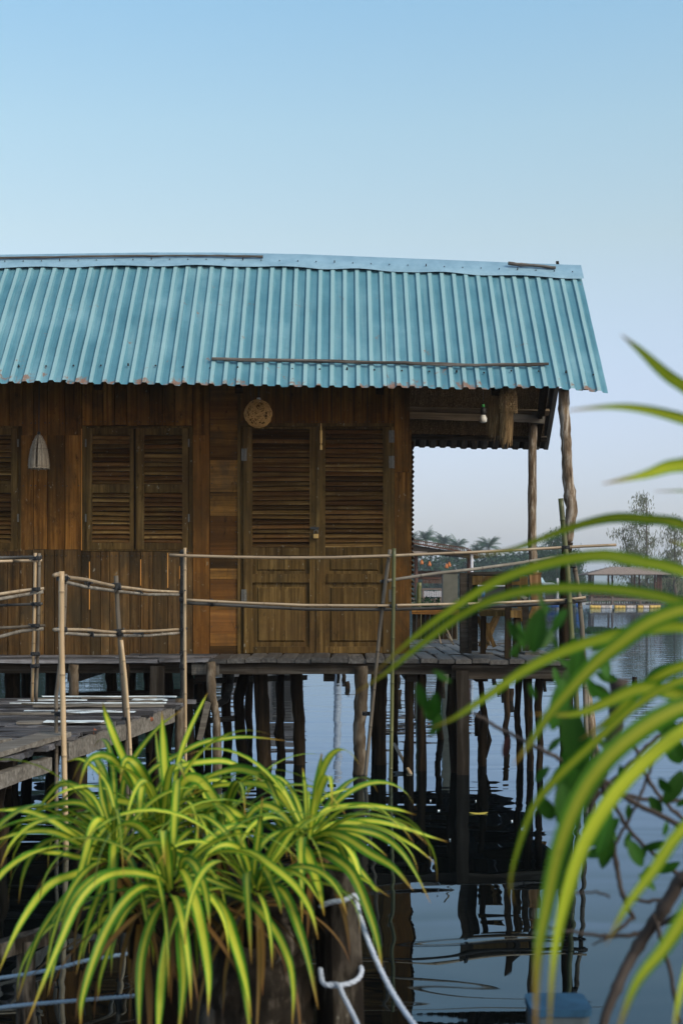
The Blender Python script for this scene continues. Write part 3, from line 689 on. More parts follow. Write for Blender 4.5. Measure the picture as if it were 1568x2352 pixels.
for i in range(45):
    mb = MB(); x_ = U(-.9, 1.65); y_ = U(10.98, 11.5) if x_ < .6 else U(10.98, 13.5)
    mb.tube([(x_, y_, ZD), (x_, y_, ZD + .008)], .006, 6); mb.build('nail_head', M['steel'], deck)
def beam(x0, x1, y, z0, z1, mat='beam', th=.06, v=None): 
    mb = MB(); mb.board((x0, y, (z0 + z1) / 2), (x1, y, (z0 + z1) / 2), th, z1 - z0, (0, 0, 1), 12, .004, v); return mb.build('beam', M[mat], deck)
beam(-3.9, -1.16, 11.12, .775, .862, v=.6); beam(-1.16, -.95, 11.06, .765, .852, 'grey', v=.1); beam(-.95, 1.0, 11.10, .768, .858, v=.75); beam(.85, XD1 + .02, 11.02, .735, .845, v=.85)
for y in (12.0, 13.0, 14.2, 15.3): beam(-3.9, XD1, y, .765, .858, v=.2)
mb = MB()
for x in (-3.2, -2.1, -1.1, -.1, .55, 1.1, 1.62): mb.board((x, 11.15, .74), (x, 15.4, .74), .09, .07, (0, 0, 1), 6, .004, .3)
mb.build('joist', M['beam'], deck)
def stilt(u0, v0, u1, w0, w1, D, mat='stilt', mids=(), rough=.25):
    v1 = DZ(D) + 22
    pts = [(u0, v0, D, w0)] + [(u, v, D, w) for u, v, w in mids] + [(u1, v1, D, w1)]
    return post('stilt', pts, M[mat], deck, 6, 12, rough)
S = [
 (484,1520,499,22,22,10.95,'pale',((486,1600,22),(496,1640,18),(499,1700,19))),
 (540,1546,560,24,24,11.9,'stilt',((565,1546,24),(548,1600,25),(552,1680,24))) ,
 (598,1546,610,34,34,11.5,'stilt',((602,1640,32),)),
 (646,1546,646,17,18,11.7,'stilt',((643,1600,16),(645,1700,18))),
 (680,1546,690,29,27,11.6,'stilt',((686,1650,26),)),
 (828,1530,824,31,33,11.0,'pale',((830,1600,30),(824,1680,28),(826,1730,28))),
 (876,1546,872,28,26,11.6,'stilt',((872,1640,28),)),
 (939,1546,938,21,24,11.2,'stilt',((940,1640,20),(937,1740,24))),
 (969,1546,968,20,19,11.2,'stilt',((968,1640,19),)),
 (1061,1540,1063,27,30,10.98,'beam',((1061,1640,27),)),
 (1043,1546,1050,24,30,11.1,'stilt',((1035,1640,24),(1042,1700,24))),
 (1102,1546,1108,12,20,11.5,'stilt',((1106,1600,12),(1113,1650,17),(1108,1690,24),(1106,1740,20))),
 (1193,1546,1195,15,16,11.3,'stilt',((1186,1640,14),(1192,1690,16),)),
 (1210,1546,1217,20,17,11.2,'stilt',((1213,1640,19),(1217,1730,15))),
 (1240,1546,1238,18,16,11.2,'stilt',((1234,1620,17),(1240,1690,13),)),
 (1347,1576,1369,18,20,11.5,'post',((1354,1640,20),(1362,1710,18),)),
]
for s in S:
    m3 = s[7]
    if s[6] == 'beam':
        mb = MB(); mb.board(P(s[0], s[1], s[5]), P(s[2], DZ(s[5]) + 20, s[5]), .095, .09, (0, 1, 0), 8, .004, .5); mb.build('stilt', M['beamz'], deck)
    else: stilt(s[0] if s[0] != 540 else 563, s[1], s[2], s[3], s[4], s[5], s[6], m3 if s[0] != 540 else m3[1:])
# side branches and knots
mb = MB(); mb.tube([P(1099, 1690, 11.5), P(1097, 1650, 11.5), P(1101, 1632, 11.5)], [.035, .03, .004], 8, .4, None, .3); mb.tube([P(1112, 1740, 11.5), P(1124, 1700, 11.5), P(1120, 1670, 11.5)], [.02, .018, .003], 8); mb.build('stilt', M['stilt'], deck, True)
# back rows
random.seed(5)
for (u, D, w_) in [(455,12.6,22),(520,13.5,22),(432,11.6,26),(478,12.2,18),(345,12.5,30),(385,11.8,24),(300,13.2,26),(255,12.4,24),(120,12.8,30),(30,11.7,34),(60,13.5,24),(-30,12.3,34),(-90,11.6,34),(575,14.4,18),(640,14.2,18),(905,14.2,14),(1010,13.6,14),(1160,14.8,13),(860,12.6,16)]:
    stilt(u, 1540, u + U(-8, 8), w_, w_ * U(.85, 1.1), D, 'stilt', ((u + U(-6, 6), 1640, w_),))
for (u, w_) in [(170,22),(288,18)]: stilt(u, 1526, u + U(-6, 6), w_, w_, 10.95, 'pale' if u == 170 else 'stilt', ((u, 1600, w_),))
mb = MB(); mb.board(P(362, 1530, 11.0), P(360, 1760, 11.0), .10, .08, (0, 1, 0), 4, .003, .3); mb.build('stilt', M['beamz'], deck)
mb = MB(); mb.board(P(478, 1612, 10.9), P(458, 1700, 10.9), .045, .03, (0, 1, 0), 4, .003, .6); mb.build('brace', M['grey'], deck)
mb = MB(); mb.tube([P(530, 1545, 12.2), P(527, 1580, 12.2), P(518, 1608, 12.2), P(495, 1620, 12.2), P(440, 1622, 12.2)], .032, 10, .1); mb.tube([P(350, 1640, 12.4), P(480, 1655, 12.4), P(560, 1648, 12.4)], .025, 8, .1); mb.build('brace', M['bdark'], deck, True)
mb = MB(); mb.board(P(430, 1565, 12.0), P(700, 1556, 14.0), .05, .05, n=4, jit=.003, var=.2); mb.board(P(150, 1600, 12.3), P(420, 1590, 12.3), .07, .06, n=4, jit=.003, var=.3); mb.build('brace', M['beam'], deck)
# ------------------------------------------------------------ low walkway on the left
walk = thing('walkway', (-2.6, 9, .59), 'lower grey plank walkway with a long side board at the left', 'walkway')
mb = MB(); y = 6.2; random.seed(8)
def xe(y): return -1.66 + (y - 6.93) * (.48 / 3.4)
while y < 10.75:
    w_ = U(.09, .14); segs = [(-4.2, -2.9 + U(-.4, .4)), (0, 0)]; a = -4.2
    cuts = sorted([U(-3.8, -1.9)]) + [xe(y) + U(-.01, .06)]
    for c_ in cuts:
        mb.board((a + .004, y + w_ / 2, .585 + U(-.007, .007)), (c_ - .004, y + w_ / 2 + U(-.012, .012), .585 + U(-.007, .007)), w_ - U(.012, .030), .024, (0, 0, 1), 9, .0075, U(0, 1), 0, U(-.006, .01)); a = c_
    y += w_
mb.build('planking', M['deckx'], walk)
mb = MB()
for (u, v, L, a) in ((275,1603,.55,.1),(200,1618,.9,-.05),(310,1612,.4,.12),(235,1660,.55,.08),(120,1606,.3,.0),(60,1640,.7,.06),(340,1622,.9,.04)):
    D = .79 * FPX / (v - VH); p = P(u, v, D); p.z = .612 + U(0, .004); mb = MB()
    p.x = min(p.x, xe(D) - L / 2)
    mb.board(p - Vector((L / 2, a * L / 2, 0)), p + Vector((L / 2, a * L / 2, 0)), U(.05, .12), .014, (0, 0, 1), 5, .005, .95); mb.build('patch_board', M['grey'], walk)
M['shell'] = plain('chipped_pale_paint', (.55,.60,.62), .55, 0, .3, 25)
mb = MB()
for (u, v, L, w_) in ((250,1604,1.0,.03),(318,1640,.5,.06),(120,1612,.5,.03),(330,1619,1.1,.022),(160,1637,.6,.022),(345,1611,.25,.09),(225,1662,.35,.09)):
    D = .79 * FPX / (v - VH); p = P(u, v, D); p.z = .622; mb = MB(); p.x = min(p.x, xe(D) - L / 2 - .02)
    mb.board(p - Vector((L / 2, -.02 * L, 0)), p + Vector((L / 2, .03 * L, 0)), w_, .006, (0, 0, 1), 6, .006, U(.4, .9)); mb.build('pale_slat', M['shell'], walk)
mb = MB(); mb.board((xe(7.9) + .01, 7.85, .525), (xe(10.1) + .01, 10.1, .535), .035, .10, (0, 0, 1), 14, .006, .75); mb.build('side_board', M['grey'], walk)
mb = MB(); mb.board((xe(5.8) + .03, 5.8, .505), (xe(7.6), 7.6, .487), .05, .072, (0, 0, 1), 12, .006, .6); mb.build('side_board', M['grey'], walk)
mb = MB()
for (u, v) in ((213,1680),(338,1652)):
    D = 8.3 if u < 300 else 9.5; x = xe(D) + .03
    mb.tube([(x - .005, D, P(0, v, D).z), (x + .012, D, P(0, v, D).z)], [.02, .009], 8)
M['rust'] = plain('rusty_iron', (.16,.045,.018), .9, 0, .5, 60)
mb.build('rusty_bolt', M['rust'], walk)
for a_, b_, w_ in (((xe(6.4) - .08, 6.4, .617), (xe(7.9) - .06, 7.9, .615), .17), ((xe(6.3) - .30, 6.3, .616), (xe(7.6) - .27, 7.6, .612), .15)):
    mb = MB(); mb.board(a_, b_, w_, .026, (0, 0, 1), 12, .008, U(.5, 1)); mb.build('patch_board', M['grey'], walk)
mb = MB()
for y in (6.3, 7.2, 8.1, 9.0, 9.9, 10.6): mb.board((-4.2, y, .52), (xe(y) - .03, y, .52), .06, .09, (0, 0, 1), 4, .004, .4)
mb.build('crossbeam', M['beam'], walk)
for (x, y, w_, mt) in ((xe(9.9) - .03, 9.9, .045, 'stilt'), (xe(9.2) - .06, 9.2, .05, 'stilt'), (xe(8.2) - .05, 8.2, .055, 'stilt'), (xe(7.3) - .15, 7.3, .05, 'stilt'), (-1.95, 7.0, .03, 'pale'), (-1.80, 7.05, .045, 'stilt'), (-2.6, 8.6, .06, 'stilt'), (-2.4, 10.2, .05, 'stilt'), (-3.2, 9.6, .06, 'stilt'), (-3.0, 7.5, .05, 'stilt')):
    mb = MB(); mb.tube([(x + U(-.02, .02), y, .50 - i * .66 / 6 + .03) if i else (x, y, .52) for i in range(7)], [w_ * U(.85, 1.1) for _ in range(7)], 10, None, None, .25); mb.build('stilt', M[mt], walk, True)
mb = MB(); p = P(412, 1604, 10.35); mb.tube([p + Vector((0, 0, -i * .13)) for i in range(6)], [.035, .036, .034, .03, .028, .03], 10, .5, None, .3); mb.build('stilt', M['pale'], walk, True)
# ------------------------------------------------------------ bamboo
def bamboo(name, pts, w, mat, parent, node=.30, wend=None, sag=0, n=10):
    # pts: list of world points; w: diameter in metres
    q = []; seg = []
    for a, b in zip(pts, pts[1:]):
        a = Vector(a); b = Vector(b); k = max(2, int((b - a).length / .06))
        for i in range(k): q.append(a.lerp(b, i / k))
    q.append(Vector(pts[-1]))
    L = [0]
    for a, b in zip(q, q[1:]): L.append(L[-1] + (b - a).length)
    T = L[-1]; nodes = []; s = U(.05, node)
    while s < T: nodes.append(s); s += node * U(.8, 1.2)
    st = sorted(set([round(x, 4) for x in L] + [round(x + d, 4) for x in nodes for d in (-.009, -.003, .003, .009) if 0 < x + d < T]))
    out = []; rr = []; mk = []
    for x in st:
        i = max(0, min(len(L) - 2, next((j for j in range(len(L) - 1) if L[j + 1] >= x), len(L) - 2)))
        t = (x - L[i]) / max(1e-6, L[i + 1] - L[i]); p = q[i].lerp(q[i + 1], t)
        p = p + Vector((0, 0, -sag * math.sin(math.pi * x / T))); out.append(p + Vector((nz(x * 1.3, T) * .004, 0, nz(x * 1.3, T, 4) * .004)))
        r = w / 2 + ((wend - w) / 2 * x / T if wend else 0)
        near = min([abs(x - y) for y in nodes] + [9])
        rr.append(r * (1.10 if near < .004 else 1.0)); mk.append(.55 if near < .0035 else 0.0)
    mb = MB(); mb.tube(out, rr, n, None, mk[:-1] + [0], .02)
    return mb.build(name, mat, parent, True)
def lash(parent, c, r, axis='Z', turns=3, tail=True):
    mb = MB(); c = Vector(c); pts = []
    for i in range(turns * 12 + 1):
        a = i / 12 * 6.283; h = (i / (turns * 12) - .5) * .022
        if axis == 'Z': pts.append(c + Vector((math.cos(a) * r, math.sin(a) * r, h)))
        else: pts.append(c + Vector((h, math.cos(a) * r, math.sin(a) * r)))
    if tail: pts.append(c + Vector((U(-.05, .05), -r - .01, U(-.03, .02))))
    mb.tube(pts, .0055, 5); mb.build('lashing', M['black'], parent)
random.seed(21)
# handrail beside the walkway
rail = thing('bamboo_railing', P(140, 1600, 7.8), 'pale bamboo handrail of two double rails stepping up along the low walkway', 'railing')
bamboo('post', [P(141, 1312, 7.75), P(141, 1450, 7.75), P(146, 1640, 7.75), P(153, DZ(7.75) + 10, 7.75)], 13 / FPX * 7.75, M['bamboo'], rail, .42)
bamboo('post', [P(150, 1318, 7.82), P(149, 1370, 7.82), P(146, 1450, 7.84), P(130, 1600, 7.86), P(131, DZ(7.86) + 10, 7.86)], 9 / FPX * 7.8, M['bgreyz'], rail)
bamboo('post', [P(266, 1322, 9.0), P(270, 1400, 9.0), P(279, 1520, 9.0), P(289, 1660, 9.0), P(294, DZ(9.0) + 10, 9.0)], 10 / FPX * 9, M['bgreyz'], rail)
bamboo('post', [P(279, 1470, 8.93), P(288, 1560, 8.93), P(297, 1680, 8.93), P(308, DZ(8.93) + 10, 8.93)], 8 / FPX * 9, M['bamboo'], rail)
bamboo('rail', [P(148, 1326, 7.78), P(200, 1333, 8.3), P(262, 1345, 8.95)], 9.5 / FPX * 8, M['bamboox'], rail, .28, .020)
bamboo('rail', [P(258, 1346, 8.93), P(340, 1356, 9.7), P(410, 1360, 10.42)], 7 / FPX * 9.3, M['bamboox'], rail, .28, .017)
bamboo('rail', [P(150, 1337, 7.80), P(200, 1349, 8.3), P(262, 1357, 8.97), P(340, 1366, 9.7), P(410, 1366, 10.42)], .020, M['bgrey'], rail, .3)
bamboo('rail', [P(126, 1322, 7.45), P(136, 1319, 7.9)], 10.5 / FPX * 7.5, M['bamboox'], rail, .4)
bamboo('rail', [P(146, 1446, 7.78), P(205, 1448, 8.3), P(268, 1452, 8.97)], 7 / FPX * 8.2, M['bamboox'], rail, .28)
bamboo('rail', [P(280, 1450, 8.93), P(340, 1450, 9.6), P(410, 1446, 10.42)], 6.5 / FPX * 9.3, M['bamboox'], rail, .28)
bamboo('rail', [P(146, 1454, 7.80), P(210, 1459, 8.4), P(268, 1460, 9.0), P(340, 1460, 9.7), P(410, 1454, 10.42)], .019, M['bgrey'], rail, .3)
bamboo('rail', [P(125, 1447, 7.5), P(136, 1447, 7.8)], .02, M['bgrey'], rail, .4)
for u, v, D, r in ((144,1329,7.78,.027),(143,1446,7.79,.026),(140,1640,7.80,.030),(267,1344,8.97,.024),(268,1350,8.97,.024),(272,1450,8.98,.024),(274,1456,8.98,.024),(291,1652,8.97,.028)): lash(rail, P(u, v, D), r)
for u, v, D in ((200,1339,8.3),(318,1358,9.5),(207,1452,8.35),(325,1455,9.55)): lash(rail, P(u, v, D), .023, 'X', 2)
# long railing in front of the door
lr = thing('bamboo_railing', P(420, 1500, 10.6), 'long sagging bamboo railing across the front of the door and veranda', 'railing')
bamboo('post', [P(418, 1262, 10.6), P(419, 1450, 10.6), P(416, DZ(10.6) + 8, 10.6)], 8 / FPX * 10.6, M['bdark'] , lr)
bamboo('post', [P(424.5, 1258, 10.55), P(425, 1450, 10.55), P(427, DZ(10.55) + 8, 10.55)], 7.5 / FPX * 10.6, M['bamboo'], lr)
bamboo('rail', [P(390, 1275, 10.5), P(430, 1277, 10.5), P(540, 1280, 10.5), P(655, 1281, 10.5), P(770, 1280, 10.5), P(900, 1276, 10.5), P(1080, 1268, 10.6), P(1290, 1257, 10.8), P(1414, 1251, 10.8)], 7 / FPX * 10.5, M['bamboox'], lr, .42)
bamboo('rail', [P(429, 1378, 10.5), P(560, 1385, 10.5), P(700, 1390, 10.5), P(880, 1391, 10.5), P(1080, 1387, 10.6), P(1290, 1378, 10.8), P(1344, 1372, 10.8)], 6.5 / FPX * 10.5, M['bamboox'], lr, .42)
bamboo('rail', [P(429, 1385, 10.56), P(560, 1392, 10.56), P(700, 1399, 10.56), P(880, 1400, 10.56), P(1080, 1396, 10.66), P(1290, 1385, 10.86), P(1346, 1379, 10.86)], 7.5 / FPX * 10.5, M['bdark'], lr, .5)
bamboo('rail', [P(872, 1336, 10.62), P(1000, 1317, 10.65), P(1100, 1306, 10.7), P(1200, 1292, 10.75), P(1290, 1277, 10.85), P(1322, 1272, 10.85)], 7.5 / FPX * 10.6, M['bgrey'], lr, .4)
bamboo('post', [P(895, 1262, 10.55), P(884, 1340, 10.55), P(873, 1440, 10.55), P(858, 1590, 10.55), P(838, DZ(10.55), 10.55)], 8.5 / FPX * 10.5, M['bgreyz'], lr)
bamboo('post', [P(904, 1259, 10.48), P(903, 1400, 10.48), P(900, 1600, 10.48), P(897, DZ(10.5) + 8, 10.48)], 9 / FPX * 10.5, M['bgreen'], lr, .34)
bamboo('post', [P(1287, 1145, 10.8), P(1293, 1210, 10.8), P(1302, 1300, 10.78), P(1311, 1450, 10.78), P(1322, 1600, 10.78), P(1332, DZ(10.78) + 8, 10.78)], 12.5 / FPX * 10.8, M['bgreen'], lr, .34)
bamboo('post', [P(1314, 1278, 10.9), P(1328, 1360, 10.9), P(1336, 1440, 10.9), P(1342, 1560, 10.9), P(1348, DZ(10.9) + 8, 10.9)], 11 / FPX * 10.9, M['bgreyz'], lr)
for u, v, D, r in ((421,1270,10.57,.024),(421,1360,10.57,.026),(421,1378,10.57,.026),(421,1447,10.57,.026),(421,1500,10.57,.024),(421,1530,10.57,.024),(883,1335,10.57,.02),(876,1392,10.55,.024),(903,1392,10.5,.024),(1298,1258,10.8,.03),(1310,1300,10.84,.038),(1306,1380,10.8,.03),(1334,1378,10.88,.026),(838+4,1640,10.6,.03)): lash(lr, P(u, v, D), r)
for u, v in ((487,1384),(1071,1392)): lash(lr, P(u, v, 10.55), .026, 'X', 2)
# railing at the far left
fl = thing('bamboo_railing', P(85, 1600, 9.6), 'bamboo railing of dark and pale rails reaching in from the left edge', 'railing')
DL = 9.6
bamboo('post', [P(82, 1270, DL), P(78, 1450, DL), P(75, 1612, DL + .1)], 7.5 / FPX * DL, M['bamboo'], fl)
bamboo('post', [P(91, 1271, DL), P(88, 1450, DL), P(84, 1612, DL + .1)], 7.5 / FPX * DL, M['bgreyz'], fl)
bamboo('rail', [P(-60, 1282, DL - .2), P(30, 1281, DL), P(96, 1279, DL)], .021, M['bdark'], fl)
bamboo('rail', [P(-60, 1291, DL - .2), P(30, 1289, DL), P(97, 1287, DL)], .020, M['bamboox'], fl)
bamboo('rail', [P(-70, 1372, DL - .4), P(0, 1365, DL - .2), P(60, 1356, DL), P(102, 1352, DL)], .022, M['bamboox'], fl)
bamboo('rail', [P(-70, 1384, DL - .4), P(0, 1376, DL - .2), P(60, 1366, DL), P(100, 1359, DL)], .024, M['bgrey'], fl)
bamboo('rail', [P(-70, 1394, DL), P(98, 1387, DL)], .018, M['bdark'], fl)
bamboo('rail', [P(-70, 1446, DL), P(40, 1441, DL), P(104, 1437, DL)], .020, M['bgreyz'], fl)
bamboo('rail', [P(-70, 1476, DL - .5), P(0, 1463, DL - .2), P(50, 1450, DL), P(101, 1444, DL)], .024, M['bgrey'], fl)
for v in (1283, 1354, 1388, 1438, 1502, 1530): lash(fl, P(86 - (v - 1283) * .02, v, DL), .028)
# ------------------------------------------------------------ veranda furniture
random.seed(4)
def legs(mb, pts): 
    for a, b, w_ in pts: mb.board(a, b, w_, w_, (0, 1, .01), 2, .001)
tb = thing('wooden_table', P(1160, 1500, 11.6), 'tall dark timber table standing behind the chair on the veranda', 'table')
mb = MB(); z = P(0, 1318, 11.9).z
mb.board(P(1075, 1319, 11.9), P(1213, 1316, 11.9), .55, .028, (0, 0, 1), 1, .002, .2); mb.build('table_top', M['beam'], tb)
mb = MB(); mb.board(P(1081, 1333, 11.64), P(1211, 1334, 11.64), .075, .02, (0, 1, 0), 3, .002, .8); mb.build('apron', M['door'], tb)
D1 = 11.62
for (a, b, w_) in ((P(1066, 1316, D1), P(1066, 1500, D1), .075), (P(1080, 1316, D1 - .04), P(1078, 1501, D1 - .04), .028), (P(1089, 1340, 12.1), P(1089, 1495, 12.1), .05), (P(1205, 1340, 12.1), P(1207, 1495, 12.1), .05)):
    mb = MB(); mb.board(a, b, w_, w_, (0, 1, 0), 3, .001, R()); mb.build('leg', M['beam'], tb)
mb = MB(); mb.board(P(1165, 1342, 11.66), P(1208, 1376, 11.66), .03, .015, (0, 1, 0), 1, 0, .8); mb.build('brace', M['grey'], tb)
def chair(root, c, s=1.0, back=1, mats=('stilt', 'panel')):
    W, Dp, zs = .38 * s, .38 * s, .42 * s
    def q(x, y, z): return Vector(c) + Vector((x, y, z))
    mb = MB(); mb.board(q(-W / 2 - .01, 0, zs), q(W / 2 + .01, 0, zs), Dp + .02, .022, (0, 0, 1), 2, .001, .6); mb.build('seat', M[mats[1]], root)
    for sx in (-1, 1):
        for sy in (-1, 1):
            mb = MB(); top = zs - .01 if sx != back else .80 * s
            lean = .03 * sx if sx == back else .0
            mb.board(q(sx * W / 2 + .04 * sx, sy * Dp / 2, .0), q(sx * W / 2 + lean, sy * Dp / 2, top), .04, .035, (0, 1, 0), 3, .001, R()); mb.build('leg', M[mats[0]], root)
    mb = MB()
    for sy in (-1, 1): mb.board(q(-W / 2, sy * Dp / 2, zs - .045), q(W / 2, sy * Dp / 2, zs - .045), .05, .02, (0, 1, 0), 1, 0, .9)
    for sy in (-1, 1): mb.board(q(-W / 2, sy * Dp / 2, zs * .4), q(W / 2, sy * Dp / 2, zs * .4), .03, .02, (0, 1, 0), 1, 0, .3)
    mb.build('seat_frame', M[mats[1]], root)
    mb = MB()
    for z in (.56, .68, .78): mb.board(q(back * (W / 2 + .03), -Dp / 2, z * s), q(back * (W / 2 + .03), Dp / 2, z * s), .05, .018, (1, 0, 0), 1, 0, .5)
    mb.build('backrest', M[mats[1]], root)
ch = thing('wooden_chair', P(1176, 1512, 11.15), 'plain wooden chair standing nearest the railing on the veranda', 'chair', 'wooden chairs on the veranda')
bx = P(1165, 1516, 11.05); sx0 = P(1182, 1516, 11.05)
ch.location = bx; OFF[ch.name] = bx.copy()
for (a, b, w_, n_) in ((P(1165, 1513, 11.05), P(1167, 1322, 11.05), .048, 'leg'), (P(1182, 1510, 11.1), P(1186, 1415, 11.1), .042, 'leg'), (P(1108, 1502, 11.4), P(1110, 1402, 11.4), .042, 'leg'), (P(1190, 1497, 11.5), P(1189, 1402, 11.5), .042, 'leg')):
    mb = MB(); mb.board(a, b, w_, .045, (0, 1, 0), 4, .001, R()); mb.build(n_, M['stilt'], ch)
mb = MB(); p = [P(1170, 1402, 11.07), P(1195, 1402, 11.12), P(1196, 1397, 11.45), P(1100, 1395, 11.45), P(1100, 1401, 11.2)]
mb.add([x for x in p] + [x + Vector((0, 0, -.02)) for x in p], [(0,1,2,3,4), (9,8,7,6,5)] + [(i, (i + 1) % 5 + 0, (i + 1) % 5 + 5, i + 5) for i in range(5)], .7); mb.build('seat', M['door'], ch)
mb = MB(); mb.board(P(1170, 1410, 11.03), P(1194, 1411, 11.08), .055, .02, (0, 1, 0), 1, 0, .95); mb.board(P(1105, 1409, 11.2), P(1165, 1410, 11.06), .04, .02, (0, 1, 0), 1, 0, .5); mb.build('seat_frame', M['door'], ch)
mb = MB()
for v in (1330, 1352): mb.board(P(1167, v, 11.07), P(1190, v - 2, 11.5), .05, .016, (1, 0, 0), 1, 0, .4)
mb.build('backrest', M['stilt'], ch)
f = thing('folding_chair', P(1130, 1490, 12.2), 'small folding chair with crossed legs half hidden behind the front chair', 'chair', 'wooden chairs on the veranda')
zf = ZD
for (a, b) in ((P(1101, 1485, 12.0), P(1140, 1410, 12.0)), (P(1112, 1489, 12.0), P(1147, 1408, 12.3)), (P(1103, 1408, 12.0), P(1135, 1486, 12.0)), (P(1095, 1416, 12.3), P(1122, 1482, 12.3))):
    mb = MB(); mb.board(a, b, .032, .022, (0, 1, 0), 2, .001, R()); mb.build('leg', M['door'], f)
mb = MB(); mb.board(P(1100, 1408, 12.15), P(1150, 1409, 12.15), .34, .018, (0, 0, 1), 1, .001, .4); mb.build('seat', M['door'], f)
mb = MB(); mb.board(P(1108, 1434, 12.0), P(1128, 1434, 12.0), .02, .02, (0, 1, 0)); mb.build('stretcher', M['door'], f)
g = thing('folding_chair', P(1205, 1490, 12.4), 'folding chair with long slanting legs beside the tan veranda post', 'chair', 'wooden chairs on the veranda')
for (a, b) in ((P(1190, 1385, 12.5), P(1218, 1490, 12.1)), (P(1200, 1392, 12.7), P(1226, 1480, 12.5)), (P(1226, 1392, 12.5), P(1192, 1482, 12.4))):
    mb = MB(); mb.board(a, b, .036, .024, (0, 1, 0), 2, .001, R()); mb.build('leg', M['door'], g)
mb = MB(); mb.board(P(1180, 1424, 12.4), P(1222, 1422, 12.4), .34, .02, (0, 0, 1), 1, .001, .3); mb.build('seat', M['door'], g)
mb = MB(); mb.board(P(1184, 1352, 12.6), P(1204, 1352, 12.6), .09, .015, (0, 1, 0), 1, 0, .4); mb.board(P(1188, 1390, 12.55), P(1194, 1346, 12.6), .025, .02, (0, 1, 0)); mb.build('backrest', M['door'], g)
# bundle of thin dry sticks leaning on the wall
for k, (a, b) in enumerate(((P(1023, 1440, 11.7), P(1038, 1473, 11.5)), (P(1025, 1458, 11.7), P(1041, 1480, 11.55)), (P(1005, 1448, 11.8), P(1012, 1478, 11.6)))):
    mb = MB(); mb.tube([a, b], .007, 6); o = mb.build('dry_stick', M['bamboo'], None, True, b)
    tag(o, ('pale dry stick leaning right of the house corner, the longest', 'pale dry stick leaning right of the longest stick', 'short dry stick leaning nearest the house corner')[k], 'stick', 'dry sticks leaning on the deck')
# ------------------------------------------------------------ things in the water
stumps = [(789,1562,10,.10),(797,1581,11,.10),(914,1565,10,.12),(909,1583,11,.10),(913,1607,16,.13),(1016,1578,12,.16),(1134,1562,10,.08),(1146,1586,10,.08),(1158,1595,14,.12),(1171,1610,16,.16),(1250,1570,8,.12),(1456,1568,12,.09),(1508,1575,13,.11),(776,1546,7,.2)]
lab = ['stump nearest the white reflection, thin and upright', 'short stump just below and right of the thin one', 'stump directly behind the green bamboo post, farther one', 'leaning stump left of the tall green bamboo post', 'thick square-topped stump right of the green bamboo post',
 'stump between two dark stilts left of the square stilt', 'farthest of the four stumps stepping away under the deck', 'second farthest of the four stepped stumps', 'second nearest of the four stepped stumps', 'nearest and tallest of the four stepped stumps', 'narrow stump right of the pale rough stilt', 'lone stump in open water right of the deck', 'dark stump at the right among the leaves', 'thin dark peg in the water under the door']
for (u, vw, w_, h_), l in zip(stumps, lab):
    D = CH * FPX / (vw - VH); r = w_ / 2 / FPX * D; p = P(u, vw, D); p.z = 0
    mb = MB(); mb.tube([p + Vector((U(-.01, .01), 0, -.08 + i * (h_ + .08) / 4)) for i in range(5)], [r * U(.9, 1.08) for _ in range(5)], 12, None, None, .12)
    o = mb.build('stump', M['stilt'], None, True, p); tag(o, l, 'stump', 'stumps standing in the water')
M['yleaf'] = plain('yellow_leaf', (.35,.27,.04), .5); M['foam'] = plain('white_foam', (.7,.75,.78), .6)
def oval(p, L, W, rz, mat, name, lab, cat, z=.006):
    mb = MB(); vs = [(p.x, p.y, z)]; n = 12
    for i in range(n):
        a = 6.283 * i / n; r = abs(math.cos(a)) ** 1.5; x = math.cos(a) * L / 2; y = math.sin(a) * W / 2
        vs.append((p.x + x * math.cos(rz) - y * math.sin(rz), p.y + x * math.sin(rz) + y * math.cos(rz), z + .004 * math.cos(2 * a)))
    vs += [(a_, b_, c_ - .004) for a_, b_, c_ in vs[1:]]
    mb.add(vs, [(0, i + 1, (i + 1) % n + 1) for i in range(n)] + [(i + 1, i + 1 + n, (i + 1) % n + 1 + n, (i + 1) % n + 1) for i in range(n)], .5)
    o = mb.build(name, mat, None, False, p); tag(o, lab, cat); return o
def onw(u, v): D = CH * FPX / (v - VH); return P(u, v, D)
oval(onw(1098, 1869), .12, .05, .1, M['yleaf'], 'floating_leaf', 'yellow leaf floating on the dark reflection below the deck', 'leaf')
for i, (u, v, l) in enumerate(((988,1840,'thin fleck of foam on the dark water under the third stilt'), (1007,1863,'tiny foam fleck right of the green bamboo reflection'), (1033,1930,'foam fleck above the blue patch of reflected sky'), (1092,1841,'foam fleck above the floating yellow leaf'), (1175,1887,'foam fleck right of the floating yellow leaf'))):
    oval(onw(u, v), .014, .006, U(0, 3), M['foam'], 'foam_fleck', l, 'foam')
p = onw(1372, 1450)
mb = MB()
for i in range(220):
    a = U(0, 6.3); r = U(0, .9); q = p + Vector((math.cos(a) * r, math.sin(a) * r * .6, 0)); h = U(.06, .22)
    mb.add([q + Vector((-.05, 0, -.02)), q + Vector((.05, 0, -.02)), q + Vector((U(-.15, .15), U(-.05, .05), h))], [(0,1,2)])
o = mb.build('floating_weed', M['bush'], None, False, p); tag(o, 'raft of green floating weed on the open water', 'water plant')
# fallen bamboo piece by the stilts
mb = MB(); mb.tube([onw(905, 1742) + Vector((0, 0, .12)), onw(943, 1778)], .014, 8); o = mb.build('bamboo_scrap', M['bamboo'], None, True, onw(943, 1778)); tag(o, 'short pale bamboo offcut leaning out of the water between the stilts', 'bamboo piece')
